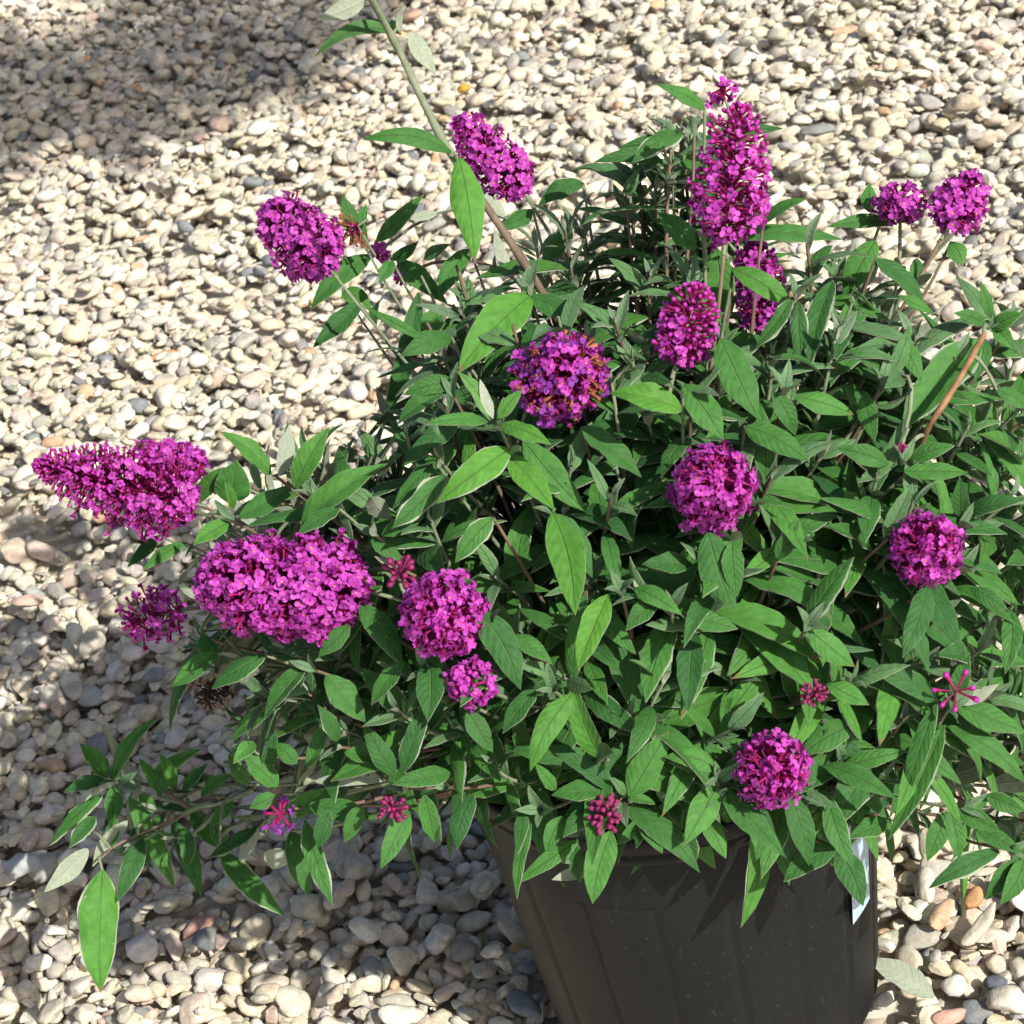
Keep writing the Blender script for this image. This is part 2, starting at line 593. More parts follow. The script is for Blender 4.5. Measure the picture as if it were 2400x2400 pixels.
area = 0.5 * abs(sum(corners[i][0] * corners[(i + 1) % 4][1] - corners[(i + 1) % 4][0] * corners[i][1] for i in range(4)))
n_peb = int(area / 2.45e-4 * 2.2)
cand = rng.uniform(lo, hi, size=(n_peb * 20, 2))
cand = cand[inside(cand) & (np.hypot(cand[:, 0], cand[:, 1]) > POT_R0 + 0.002)]
ci = 0
KC = 7
while ci + KC < len(cand) and len(peb) < n_peb:
    c = cand[ci:ci + KC]
    ci += KC
    hv = HF[((c[:, 1] - org[1]) / CELL).astype(int), ((c[:, 0] - org[0]) / CELL).astype(int)]
    x, y = c[np.argmin(hv)]
    L = float(np.clip(rng.lognormal(math.log(0.0089), 0.33), 0.0036, 0.0165))
    el, fl = rng.uniform(0.45, 0.92), rng.uniform(0.42, 0.85)
    semi = (L, L * el, L * el * fl)
    R = rot_euler(rng.normal(0, 0.3), rng.normal(0, 0.3), rng.uniform(0, 6.28))
    colr = pc[rng.choice(len(pc), p=pw)] * rng.uniform(0.90, 1.06) * (1 + rng.normal(0, 0.02, 3))
    drop(x, y, semi, R, np.clip(colr, 0.02, 0.82))

# stones that can be told apart in the photograph (pixel, length, width in px, turn, colour)
SPECIAL = [
    (2221, 2351, 82, 42, 22, (0.60, 0.36, 0.30), 'smooth salmon pink pebble'), (2330, 2282, 60, 40, -5, (0.13, 0.16, 0.20), 'dark blue grey stone'),
    (2205, 2132, 78, 52, 60, (0.60, 0.43, 0.29), 'rusty orange stone'), (2282, 2085, 52, 42, 70, (0.58, 0.32, 0.16), 'small rust stained stone'),
    (453, 2146, 84, 40, 55, (0.50, 0.31, 0.27), 'long reddish stone'), (111, 2145, 72, 32, -10, (0.80, 0.77, 0.72), None),
    (1085, 198, 30, 28, 0, (0.68, 0.36, 0.06), 'orange yellow pebble'), (372, 803, 66, 34, 15, (0.66, 0.36, 0.20), 'orange streaked stone'),
    (593, 162, 34, 26, 20, (0.18, 0.21, 0.25), None), (1914, 289, 84, 36, 0, (0.27, 0.29, 0.29), 'flat slate grey pebble'),
    (2256, 246, 84, 58, -10, (0.56, 0.49, 0.38), None), (366, 1590, 52, 40, 60, (0.24, 0.28, 0.31), 'blue grey rounded pebble'),
    (65, 1410, 84, 44, 0, (0.58, 0.44, 0.36), 'flat pinkish stone'), (812, 1985, 118, 58, 88, (0.60, 0.55, 0.45), 'long finger shaped beige stone'),
    (772, 2258, 104, 48, -60, (0.78, 0.74, 0.65), 'long cream stone'), (1226, 2352, 88, 62, -50, (0.19, 0.22, 0.25), 'blue grey angular stone'),
    (1082, 2214, 66, 60, 20, (0.33, 0.32, 0.30), 'speckled grey round stone'), (60, 2040, 90, 74, 20, (0.42, 0.45, 0.46), 'pale blue grey angular stone'),
    (110, 455, 76, 34, -20, (0.82, 0.79, 0.72), None), (455, 490, 84, 30, 24, (0.72, 0.66, 0.54), None), (172, 775, 62, 44, -10, (0.68, 0.61, 0.45), None),
    (2170, 2060, 40, 90, 0, (0.74, 0.69, 0.56), None), (2140, 2270, 80, 66, 0, (0.70, 0.61, 0.44), 'square cream stone'), (2255, 2235, 84, 52, -35, (0.72, 0.65, 0.47), None),
    (2300, 2170, 120, 40, 50, (0.62, 0.57, 0.47), 'long wedge shaped grey stone'), (2365, 2330, 100, 74, -20, (0.66, 0.61, 0.53), None),
    (1975, 45, 60, 30, 10, (0.62, 0.40, 0.28), None), (960, 20, 60, 34, 0, (0.60, 0.42, 0.33), None), (120, 1020, 60, 40, 5, (0.60, 0.40, 0.28), None),
]
for (x, y, l, w, turn, c, lab) in SPECIAL:
    P = at_z(x, y, 0.006)
    pxm = FPX / proj(P)[2]
    a, b = l / pxm / 2, w / pxm / 2
    if b > a:
        a, b, turn = b, a, turn + 90
    e = abs(math.sin(math.radians(turn)))
    a *= 1 + 0.2 * e
    drop(P[0], P[1], (a, b, b * 0.72), rot_euler(rng.normal(0, 0.12), rng.normal(0, 0.12), math.radians(turn - ROLL)), np.array(c), special=lab or '', force=True)

px_peb = proj(np.array([[p[0], p[1], p[2]] for p in peb]))


# ------------------------------------------------------------------ the bush: leaves
SOIL_Z = 0.247
ROOT = np.array([0.0, 0.0, SOIL_Z])
DC = np.array([0.05, 0.055, 0.335])
DR = np.array([0.36, 0.24, 0.235])


def dome(px, py, scale=1.0):
    """point where the sight line meets the crown's surface (or passes nearest to it)"""
    d = ray(px, py)
    rr = DR * scale
    o = (CAM - DC) / rr
    dd = d / rr
    a, b, c = dd @ dd, o @ dd, o @ o - 1
    disc = b * b - a * c
    if disc > 0:
        return CAM + (-b - math.sqrt(disc)) / a * d
    return CAM + (-b / a) * d


def front_depth(px, py):
    d = ray(px, py)
    o, dd = (CAM - DC) / DR, d / DR
    a, b, c = dd @ dd, o @ dd, o @ o - 1
    disc = b * b - a * c
    return (-b - math.sqrt(disc)) / a if disc > 0 else 9.0


def leaf_grid(nu, nv):
    u, v = np.linspace(0, 1, nu), np.linspace(-1, 1, nv)
    UU, VV = np.meshgrid(u, v, indexing='ij')
    pr = (u + 0.012) ** 0.78 * (1.0 - u) ** 1.06
    pr = pr / 0.2845
    pr[-1] = 0.0
    qd = np.array([(i * nv + j, (i + 1) * nv + j, (i + 1) * nv + j + 1, i * nv + j + 1) for i in range(nu - 1) for j in range(nv - 1)])
    LF = np.vstack([qd, qd[:, ::-1] + nu * nv])
    LM = np.r_[np.zeros(len(qd), int), np.ones(len(qd), int)]
    uv = np.stack([np.r_[UU.ravel(), UU.ravel()], np.r_[VV.ravel(), VV.ravel()]], -1)
    return dict(n=nu * nv, u=u, U=UU, V=VV, pr=pr, F=LF, M=LM, uv=uv)


GR = [leaf_grid(17, 7), leaf_grid(11, 5), leaf_grid(7, 5)]
EXPL = [True]
LOWRES = [False]
leaves = []   # dicts: verts (world), base, colour


def add_leaf(B, T, w, Nn, sag=0.08, curl=0.5, fold=0.0, wave=0.0, twist=0.0, young=0.0, yel=0.0, pale=1.015, asym=0.0, side=0.0):
    B, T = np.asarray(B, float), np.asarray(T, float)
    X = T - B
    L = np.linalg.norm(X)
    X = X / L
    Z = nrm(Nn - (Nn @ X) * X)
    Y = np.cross(Z, X)
    g = GR[2 if L < 0.036 or LOWRES[0] else (0 if EXPL[0] else 1)]
    _u, UU, VV, PROF = g['u'], g['U'], g['V'], g['pr']
    ctr = B[None] + X[None] * (L * _u)[:, None] + Z[None] * (sag * L * 4 * _u * (1 - _u))[:, None] + Y[None] * (side * L * np.sin(math.pi * _u))[:, None]
    tw = twist * _u
    Yt = np.cos(tw)[:, None] * Y + np.sin(tw)[:, None] * Z
    Zt = -np.sin(tw)[:, None] * Y + np.cos(tw)[:, None] * Z
    ph = rng.uniform(0, 6.28)
    out = []
    for k in (0, 1):
        h = (w / 2 * PROF)[:, None] * (1 + 0.05 * np.sin(UU * 88 + ph) * np.abs(VV) ** 4)
        VE = VV if k == 0 else np.where(np.abs(VV) > 0.99, VV * (1 + (pale - 1) * (0.6 + 0.4 * np.sin(UU * 13 + ph))), VV)
        cu = np.maximum(np.abs(curl * (1 + asym * np.sign(VV))), 0.05)
        y = h * np.sin(cu * VE) / cu
        z = -h * (1 - np.cos(cu * VE)) / cu + fold * h * np.abs(VE)
        z = z + wave * h * np.sin(UU * 15 + ph + 1.5 * np.sign(VV)) * VE ** 2 + 0.05 * h * np.sin(UU * 60 + ph) * VE ** 4
        if k:
            z = z - 0.0005 - 0.35 * h * (pale - 1.0) - 0.02 * h
        out.append((ctr[:, None] + Yt[:, None] * y[..., None] + Zt[:, None] * z[..., None]).reshape(-1, 3))
    leaves.append(dict(v=np.vstack(out), b=B, c=(young, rng.uniform(0, 1), yel), L=L, x=EXPL[0], g=g))


K = 2400 / 1932.0
# leaves read off the photograph: base x, y, tip x, y, width (1932 px scale), then options
# z = height of the base (m) where it is not on the crown's surface, y = yellow, partly sunlit brightness put into the colour, g = young grey, f = fold, c = curl, p = pale margin, n = underside up, d = tip depth offset
LV = [
    # tall stem
    (752, 62, 593, 108, 34, dict(z=.69, g=.1, s=.2, y=.2)), (772, 60, 823, 141, 40, dict(z=.69, n=1, g=.4, s=.15)), (692, -4, 600, 36, 42, dict(z=.72, n=1)),
    (852, 287, 683, 263, 44, dict(z=.627, s=.16, f=.3)), (866, 298, 897, 490, 70, dict(z=.63, y=.5, d=-.02, f=.12)), (742, 70, 742, 40, 14, dict(z=.69, y=.6)),
    (1003, 556, 862, 706, 84, dict(z=.55, y=.5, d=-.03, s=.12)), (1000, 560, 1092, 610, 45, dict(z=.55)),
    # bright shoot in the middle
    (963, 846, 824, 950, 62, dict(y=.55, o=.03, p=1.12, s=.16)), (958, 858, 1046, 962, 62, dict(y=.6, o=.02)), (925, 792, 862, 700, 38, dict(y=.5, g=.2, o=.05)),
    (930, 790, 905, 715, 24, dict(g=.5, o=.05, n=1)), (940, 790, 985, 735, 30, dict(y=.4, o=.05)), (945, 800, 1040, 838, 44, dict(y=.5, o=.05)), (920, 795, 800, 800, 34, dict(o=.05)),
    (1043, 968, 1085, 1161, 76, dict(y=.5, o=.03, d=-.03)), (1042, 970, 1118, 1090, 60, dict(o=.005)), (1148, 1122, 1090, 1266, 58, dict(y=.7, o=.02)),
    (1080, 1308, 1000, 1456, 54, dict(y=.35, o=.02)), (988, 832, 1106, 966, 64, dict(o=-.01)), (1098, 806, 1211, 900, 56, dict(o=0)),
    # top right
    (1352, 470, 1365, 607, 60, dict(z=.55, y=.2)), (1382, 508, 1500, 581, 54, dict(z=.54, y=.3, s=.16)), (1312, 472, 1241, 400, 50, dict(z=.56)),
    (1372, 442, 1590, 452, 46, dict(z=.55, s=.14)), (1360, 640, 1432, 792, 74, dict(o=.03)), (1290, 726, 1366, 832, 64, dict(o=.04)), (1286, 774, 1150, 742, 62, dict(y=.6, o=.05, s=.15)),
    (1850, 640, 1696, 816, 78, dict(z=.46, f=.55, p=1.15)), (1652, 454, 1590, 567, 58, dict(z=.50)), (1652, 488, 1746, 576, 46, dict(z=.5)),
    (1572, 530, 1526, 702, 42, dict(z=.50, f=.5, p=1.3, d=-.03)), (1506, 568, 1516, 720, 34, dict(z=.49, f=.4, p=1.25)), (1496, 560, 1424, 658, 30, dict(z=.49, p=1.5, f=.5)),
    (1795, 456, 1816, 502, 44, dict(z=.50)), (1640, 400, 1640, 345, 34, dict(z=.53)), (1690, 420, 1560, 428, 34, dict(z=.52)), (1330, 205, 1238, 158, 36, dict(z=.68, s=.15)),
    (1330, 260, 1478, 242, 34, dict(z=.62)), (1440, 420, 1522, 375, 36, dict(z=.58)), (1290, 250, 1190, 310, 40, dict(z=.62, p=1.3)), (1260, 260, 1165, 280, 34, dict(z=.60)),
    (1250, 305, 1120, 306, 34, dict(z=.59, s=.12)), (1270, 300, 1350, 340, 36, dict(z=.60)), (1210, 350, 1150, 300, 22, dict(z=.57, g=.5)),
    (1100, 345, 1015, 388, 44, dict(z=.55, s=.15)), (1005, 395, 940, 435, 40, dict(z=.53)), (1060, 440, 1020, 520, 40, dict(z=.52)), (1180, 370, 1205, 320, 26, dict(z=.58, g=.3)),
    # top left cluster
    (700, 481, 585, 585, 52, dict(z=.44, s=.1)), (646, 548, 703, 586, 44, dict(z=.42)), (680, 572, 590, 656, 46, dict(z=.42)), (750, 493, 845, 574, 44, dict(z=.44)),
    (790, 552, 722, 796, 44, dict(z=.44, f=.4, p=1.15)), (710, 456, 800, 366, 38, dict(z=.46, f=.35)), (692, 452, 645, 366, 40, dict(z=.46)), (665, 450, 692, 384, 28, dict(z=.46)),
    (830, 580, 800, 650, 46, dict(z=.45)), (852, 636, 755, 672, 50, dict(z=.45)), (886, 470, 826, 566, 48, dict(z=.46)), (842, 740, 750, 800, 44, dict(o=.02, s=.15)),
    (740, 490, 790, 455, 28, dict(z=.45)), (740, 492, 715, 535, 30, dict(z=.45)), (800, 490, 850, 460, 26, dict(z=.46, g=.2)), (800, 640, 690, 580, 22, dict(z=.42)),
    (860, 720, 760, 745, 40, dict(o=.02)), (870, 790, 760, 880, 46, dict(o=.0)),
    # left cluster
    (510, 895, 415, 814, 46, dict(z=.33, y=.15)), (527, 898, 546, 800, 36, dict(z=.33, n=1)), (556, 920, 621, 806, 52, dict(z=.33, y=.3)),
    (570, 990, 731, 874, 60, dict(z=.34, y=.2, s=.12)), (436, 950, 446, 868, 76, dict(z=.30, y=.1, s=.1)), (452, 976, 566, 914, 46, dict(z=.32)), (370, 945, 425, 880, 38, dict(z=.30, y=.3)),
    (375, 900, 320, 840, 26, dict(z=.29)), (432, 985, 364, 1028, 40, dict(z=.31, y=.4)), (350, 1024, 268, 1077, 30, dict(z=.27)), (300, 1010, 240, 1070, 28, dict(z=.25)), (440, 960, 425, 905, 22, dict(z=.33, y=.5)),
    (680, 1140, 760, 1256, 58, dict(z=.36, f=.2)), (900, 1150, 982, 1302, 66, dict(o=.02)), (810, 1250, 807, 1362, 60, dict(o=.02)), (615, 1275, 690, 1362, 62, dict(z=.27)),
    (580, 1256, 498, 1358, 48, dict(z=.26)), (500, 1236, 398, 1300, 52, dict(z=.25)), (380, 1200, 407, 1248, 46, dict(z=.25)), (410, 1232, 325, 1296, 46, dict(z=.23)),
    (930, 976, 858, 1062, 42, dict(o=.02, p=1.3, f=.3)), (840, 896, 738, 998, 42, dict(o=.02, p=1.4, f=.4)), (700, 1010, 760, 1060, 40, dict(o=.01)), (640, 960, 560, 1010, 40, dict(z=.32)),
    (720, 1010, 810, 960, 36, dict(o=.02)), (820, 870, 740, 960, 36, dict(o=.0)), (660, 1180, 600, 1240, 40, dict(z=.28)), (760, 1250, 700, 1330, 44, dict(o=.0)),
    (930, 1262, 868, 1334, 44, dict(z=.30)), (1000, 1228, 918, 1292, 46, dict(z=.32)), (960, 1200, 1042, 1252, 44, dict(z=.34)), (1012, 1300, 948, 1384, 46, dict(z=.30)), (880, 1340, 930, 1420, 46, dict(z=.27)), (850, 1300, 770, 1340, 40, dict(z=.28)),
    # low branch on the left
    (203, 1468, 150, 1402, 40, dict(z=.13)), (214, 1470, 298, 1352, 34, dict(z=.135, f=.4, p=1.12)), (205, 1473, 120, 1495, 32, dict(z=.13)), (214, 1480, 208, 1567, 40, dict(z=.13)),
    (192, 1500, 93, 1596, 32, dict(z=.12, p=1.35, f=.2)), (244, 1504, 331, 1679, 42, dict(z=.13, p=1.2, f=.3)), (280, 1484, 382, 1412, 30, dict(z=.13, p=1.5, f=.5)),
    (240, 1548, 174, 1636, 34, dict(z=.11, n=1)), (270, 1582, 222, 1702, 42, dict(z=.11, p=1.1)), (166, 1602, 83, 1684, 42, dict(z=.10, n=1)),
    (193, 1642, 190, 1874, 82, dict(z=.10, w=.35, p=1.16, y=.35, d=-.01, s=.05)), (326, 1548, 379, 1692, 42, dict(z=.11)), (310, 1522, 354, 1533, 28, dict(z=.125)),
    (350, 1484, 404, 1468, 26, dict(z=.13)), (225, 1480, 260, 1455, 18, dict(z=.135, g=.5)), (232, 1484, 262, 1490, 18, dict(z=.135, g=.5)), (215, 1475, 235, 1500, 16, dict(z=.135, g=.4)),
    (360, 1530, 410, 1600, 38, dict(z=.11)), (300, 1500, 340, 1450, 26, dict(z=.13)), (250, 1560, 290, 1640, 30, dict(z=.105)),
    (525, 1483, 458, 1423, 48, dict(z=.17)), (416, 1606, 538, 1729, 46, dict(z=.11, p=1.25, f=.2)), (550, 1568, 583, 1692, 56, dict(z=.15)), (575, 1548, 628, 1710, 38, dict(z=.15, p=1.3, f=.3)),
    (485, 1562, 392, 1619, 30, dict(z=.14, p=1.3)), (488, 1562, 452, 1634, 30, dict(z=.14, n=1)), (540, 1533, 636, 1480, 46, dict(z=.17)), (585, 1522, 712, 1544, 46, dict(z=.17)),
    (595, 1474, 731, 1474, 26, dict(z=.18, n=1)), (580, 1448, 631, 1328, 34, dict(z=.19, p=1.2)), (745, 1463, 688, 1366, 46, dict(z=.21)), (760, 1458, 811, 1312, 40, dict(z=.22, p=1.2, f=.3)),
    (850, 1458, 740, 1480, 46, dict(o=.01)), (770, 1528, 718, 1640, 48, dict(z=.19)), (893, 1500, 862, 1604, 46, dict(z=.2)), (800, 1500, 820, 1590, 40, dict(z=.19)), (530, 1600, 515, 1640, 60, dict(z=.1, n=1)),
    (620, 1560, 660, 1620, 0.1, dict(z=.15)), (520, 1500, 470, 1525, 34, dict(z=.17)), (480, 1400, 440, 1440, 34, dict(z=.2)), (650, 1420, 720, 1440, 36, dict(z=.2)),
    (330, 1490, 300, 1420, 28, dict(z=.135, y=.15)), (345, 1490, 392, 1440, 26, dict(z=.135, p=1.2)), (300, 1495, 262, 1430, 26, dict(z=.135)), (380, 1500, 440, 1460, 28, dict(z=.14, y=.2)), (300, 1512, 300, 1580, 30, dict(z=.125)),  # yellow on these low leaves paints in some sunlit brightness
    (262, 1500, 300, 1530, 24, dict(z=.13, y=.2)), (180, 1540, 130, 1600, 30, dict(z=.12, p=1.3, f=.4)), (220, 1545, 200, 1610, 30, dict(z=.115)), (345, 1560, 352, 1640, 34, dict(z=.11, p=1.15)), (400, 1545, 440, 1610, 34, dict(z=.12)),
    (440, 1500, 400, 1560, 34, dict(z=.15)), (470, 1480, 430, 1420, 34, dict(z=.17, y=.2)), (500, 1450, 520, 1380, 32, dict(z=.18)), (620, 1530, 600, 1600, 38, dict(z=.16)), (680, 1520, 650, 1590, 40, dict(z=.18, y=.2)), (560, 1440, 520, 1400, 36, dict(z=.19)), (640, 1400, 600, 1330, 34, dict(z=.21, p=1.15)),
    # over the pot rim
    (1176, 1523, 1321, 1647, 56, dict(z=.28, c=.7, s=.14)), (1153, 1568, 1118, 1706, 62, dict(z=.28)), (1093, 1585, 974, 1668, 34, dict(z=.27)), (1084, 1590, 1094, 1666, 34, dict(z=.27)),
    (988, 1527, 976, 1612, 30, dict(z=.265)), (1001, 1552, 975, 1697, 28, dict(z=.265)), (1159, 1493, 1046, 1421, 46, dict(z=.30)), (1187, 1503, 1262, 1380, 66, dict(z=.31, f=.2)),
    (1140, 1490, 1040, 1500, 50, dict(z=.285)), (1185, 1508, 1238, 1518, 24, dict(z=.305)), (1180, 1500, 1150, 1465, 22, dict(z=.305, g=.3)),
    (1356, 1452, 1253, 1428, 48, dict(z=.31)), (1354, 1478, 1291, 1594, 58, dict(z=.31)), (1359, 1487, 1482, 1617, 58, dict(z=.31)), (1487, 1492, 1527, 1634, 56, dict(z=.31)),
    (1560, 1500, 1612, 1640, 44, dict(z=.31, p=1.1, f=.25)), (1579, 1600, 1629, 1710, 56, dict(z=.27)), (1577, 1598, 1478, 1664, 52, dict(z=.28)), (1674, 1546, 1600, 1582, 46, dict(z=.31)),
    (1120, 1520, 1062, 1580, 40, dict(z=.28)), (1210, 1530, 1250, 1610, 46, dict(z=.275)), (1240, 1530, 1200, 1600, 42, dict(z=.275)), (1330, 1540, 1370, 1620, 44, dict(z=.28)), (1440, 1540, 1420, 1630, 44, dict(z=.28)), (1060, 1540, 1030, 1610, 38, dict(z=.27)),
    (1300, 1560, 1312, 1632, 34, dict(z=.275, p=1.2)), (1380, 1590, 1420, 1640, 0.1, dict(z=.28)), (1050, 1490, 1010, 1440, 30, dict(z=.27)), (1120, 1640, 1040, 1660, 30, dict(z=.25, n=1)),
    # right side
    (1780, 1370, 1676, 1585, 50, dict(z=.34, p=1.12, f=.4)), (1767, 1328, 1706, 1514, 42, dict(z=.36)), (1766, 1321, 1643, 1266, 50, dict(z=.36, s=.12)), (1803, 1330, 1936, 1382, 56, dict(z=.36)),
    (1790, 1370, 1936, 1479, 50, dict(z=.35)), (1800, 1327, 1829, 1229, 40, dict(z=.37)), (1810, 1330, 1886, 1290, 28, dict(z=.37, n=1)), (1787, 1530, 1749, 1626, 46, dict(z=.25)),
    (1793, 1530, 1810, 1623, 38, dict(z=.25)), (1885, 1606, 1751, 1677, 40, dict(z=.20, p=1.4, s=.15)), (1926, 1619, 1859, 1699, 40, dict(z=.19)), (1932, 1622, 1887, 1707, 46, dict(z=.19)),
    (1557, 1443, 1690, 1506, 50, dict(z=.33)), (1609, 1367, 1511, 1425, 62, dict(z=.33)), (1840, 1560, 1930, 1610, 40, dict(z=.22)), (1800, 1530, 1890, 1570, 40, dict(z=.26)), (1860, 1500, 1935, 1530, 40, dict(z=.27)),
    (1336, 1005, 1386, 1153, 76, dict(o=.03, f=.15)), (1381, 1020, 1391, 1126, 46, dict(o=.035)), (1306, 1066, 1211, 1064, 48, dict(o=.01)), (1526, 1190, 1613, 1258, 56, dict(o=.02)),
    (1521, 1175, 1611, 1050, 58, dict(o=.02, p=1.12)), (1751, 1105, 1703, 1241, 50, dict(o=.03, f=.2)), (1676, 875, 1577, 845, 44, dict(z=.47)), (1706, 890, 1827, 892, 40, dict(z=.47)),
    (1716, 865, 1802, 840, 38, dict(z=.47)), (1811, 975, 1811, 899, 36, dict(z=.44)), (1826, 970, 1934, 944, 42, dict(z=.44)), (1791, 1045, 1891, 1083, 42, dict(z=.43)),
    (1831, 1110, 1902, 1150, 36, dict(z=.41)), (1906, 1150, 1896, 1272, 42, dict(z=.39)), (1406, 805, 1527, 870, 56, dict(o=.02)), (1500, 748, 1611, 782, 48, dict(o=.01)),
    (1631, 740, 1651, 832, 42, dict(o=.0)), (1458, 740, 1501, 822, 44, dict(o=.01)), (1196, 1110, 1287, 1160, 44, dict(o=.01)), (1296, 1166, 1393, 1186, 46, dict(o=.02)),
    (1466, 1056, 1507, 979, 36, dict(o=.01)), (1240, 1130, 1180, 1190, 44, dict(o=0)), (1445, 1290, 1380, 1320, 0.1, dict(o=0)), (1560, 1290, 1640, 1330, 44, dict(o=.02)),
    (1880, 735, 1940, 770, 40, dict(z=.47)), (1870, 620, 1930, 590, 36, dict(z=.50)), (1870, 600, 1850, 530, 28, dict(z=.50)), (1860, 610, 1800, 590, 32, dict(z=.5)), (1875, 615, 1915, 660, 34, dict(z=.5)), (1860, 640, 1840, 720, 40, dict(z=.48)),
    (1690, 720, 1600, 660, 40, dict(z=.46)), (1700, 640, 1740, 720, 40, dict(z=.46)), (1700, 560, 1760, 590, 30, dict(z=.48)),
]

def lift(z):
    return z if z > 0.25 else 0.25 - (0.25 - z) * 0.5


nodes3 = []
for (bx, by, tx, ty, w, o) in LV:
    if w < 1:
        continue
    bx, by, tx, ty, w = bx * K, by * K, tx * K, ty * K, w * K
    if 'z' in o:
        B = at_z(bx, by, lift(o['z']))
    else:
        B = dome(bx, by)
        B = B - nrm(ray(bx, by)) * o.get('o', 0.0)
    t0 = min(proj(B)[2], front_depth(bx, by) - 0.012)
    B = at_depth(bx, by, t0)
    T = at_depth(tx, ty, t0 + o.get('d', rng.uniform(-0.02, 0.006)))
    wm = w / FPX * t0 * 0.92
    toc = -nrm(ray(bx, by))
    nh = nrm(0.55 * toc + 0.5 * np.array([0, 0, 1.0]) + 0.18 * np.array(to_sun) + rng.normal(0, 0.2, 3))
    if o.get('n'):
        nh = -nrm(0.8 * toc + rng.normal(0, 0.15, 3))
    sg = o.get('s', rng.uniform(0.03, 0.14))
    if o.get('n'):
        sg = -sg * 0.5
    add_leaf(B, T, wm, nh, sag=sg, curl=o.get('c', rng.uniform(0.25, 0.7)), fold=o.get('f', rng.uniform(0.1, 0.6)), wave=o.get('w', rng.uniform(0.02, 0.12)),
             twist=rng.normal(0, 0.15), young=o.get('g', 0.0), yel=o.get('y', rng.uniform(0, 0.12)), pale=o.get('p', 1.008), asym=rng.uniform(-0.4, 0.4), side=rng.normal(0, 0.03))
    nodes3.append(B)
nodes3 = np.array(nodes3)

# shoots that fill the crown
EXPL[0] = False
POLY = np.array([(470, 1500), (400, 1300), (470, 1190), (560, 1120), (760, 1080), (900, 1030), (930, 900), (1000, 680), (1100, 600), (1260, 500), (1400, 430), (1540, 330), (1640, 300),
                 (1760, 420), (1850, 560), (2000, 560), (2060, 600), (2060, 720), (2200, 760), (2320, 740), (2520, 720), (2560, 1000), (2560, 1650), (2500, 2000), (2300, 1950), (2090, 1880), (1960, 1960),
                 (1640, 1930), (1450, 1930), (1250, 1920), (1000, 1880), (860, 1840), (640, 1760), (540, 1680)], float)


def in_poly(p, poly):
    x, y = p
    c = False
    j = len(poly) - 1
    for i in range(len(poly)):
        if (poly[i][1] > y) != (poly[j][1] > y) and x < (poly[j][0] - poly[i][0]) * (y - poly[i][1]) / (poly[j][1] - poly[i][1]) + poly[i][0]:
            c = not c
        j = i
    return c


stems = []   # (points, r0, r1, material)


def bezier_stem(tip, tipdir, n=14, spread=0.05):
    p0 = ROOT + np.array([rng.uniform(-spread, spread), rng.uniform(-spread, spread), -0.01])
    L = np.linalg.norm(tip - p0)
    out = nrm((tip - p0) * np.array([1, 1, 0.2]) + 1e-6)
    p1 = p0 + (0.35 * L) * nrm(np.array([0, 0, 1.0]) + 0.55 * out)
    p2 = tip - 0.38 * L * nrm(tipdir)
    return bez(p0, p1, p2, tip, n)


def shoot(tip, tipdir, nn, lmax, tint=0.0, start=None, young_tip=0.8, yspan=1.8):
    path = bezier_stem(tip, tipdir, 22) if start is None else bez(start, start + (tip - start) * 0.35 + np.array([0, 0, 0.01]), tip - nrm(tipdir) * 0.4 * np.linalg.norm(tip - start), tip, 22)
    stems.append((path, 0.0022, 0.0011, 'g' if rng.random() < 0.7 else 'b'))
    seg = np.r_[0, np.cumsum(np.linalg.norm(np.diff(path, axis=0), axis=1))]
    tot = seg[-1]
    s = tot
    az = rng.uniform(0, 3.14)
    for k in range(nn):
        f = k / max(nn - 1, 1)
        step = 0.006 + 0.020 * min(1, f * 1.5)
        P = np.array([np.interp(s, seg, path[:, i]) for i in range(3)])
        Pb = np.array([np.interp(max(s - 0.01, 0), seg, path[:, i]) for i in range(3)])
        t = nrm(P - Pb)
        a = nrm(np.cross(t, np.array([0.2, 0.1, 1.0]) if abs(t[2]) < 0.95 else np.array([1.0, 0, 0])))
        b = np.cross(t, a)
        size = lmax * (0.26 + 0.74 * min(1, (k / 2.6)) ** 0.9) * rng.uniform(0.75, 1.18)
        ph = math.radians(22 + 48 * min(1, k / 2.2)) + rng.normal(0, 0.12)
        for sgn in (0, math.pi):
            if k > 3 and rng.random() < 0.12:
                continue
            aa = az + sgn + rng.normal(0, 0.12)
            rad = math.cos(aa) * a + math.sin(aa) * b
            d = t * math.cos(ph) + rad * math.sin(ph)
            d = nrm(d + np.array([0, 0, -0.28 * min(1, k / 3)]))
            nh = nrm(t * math.sin(ph) - rad * math.cos(ph) + np.array([0, 0, 0.35]) + rng.normal(0, 0.1, 3))
            L = size * rng.uniform(0.9, 1.1)
            young = min(1, young_tip * max(0, 1 - k / yspan))
            add_leaf(P + rad * 0.001, P + d * L, L * rng.uniform(0.20, 0.31), nh, sag=rng.uniform(0.02, 0.17), curl=rng.uniform(0.2, 0.8), fold=rng.uniform(0.05, 0.65) if k > 0 else 0.5,
                     wave=rng.uniform(0.02, 0.14), twist=rng.normal(0, 0.2), young=young, yel=float(np.clip(rng.normal(0.10, 0.14) + tint, 0, 0.8)), pale=rng.choice([1.005, 1.008, 1.015, 1.10]), asym=rng.uniform(-0.5, 0.5), side=rng.normal(0, 0.03))
            # small leaves in the axil
            if k >= 2 and rng.random() < 0.45:
                for q in (0.35, -0.35):
                    d2 = nrm(t * 0.8 + rad * 0.5 + np.cross(t, rad) * q)
                    add_leaf(P, P + d2 * L * 0.34, L * 0.10, nrm(t - rad * 0.3 + rng.normal(0, 0.15, 3)), sag=0.05, curl=0.3, fold=0.3, young=0.3, yel=0.15)
        az += math.pi / 2 + rng.normal(0, 0.15)
        s -= step
        if s < 0.05:
            break


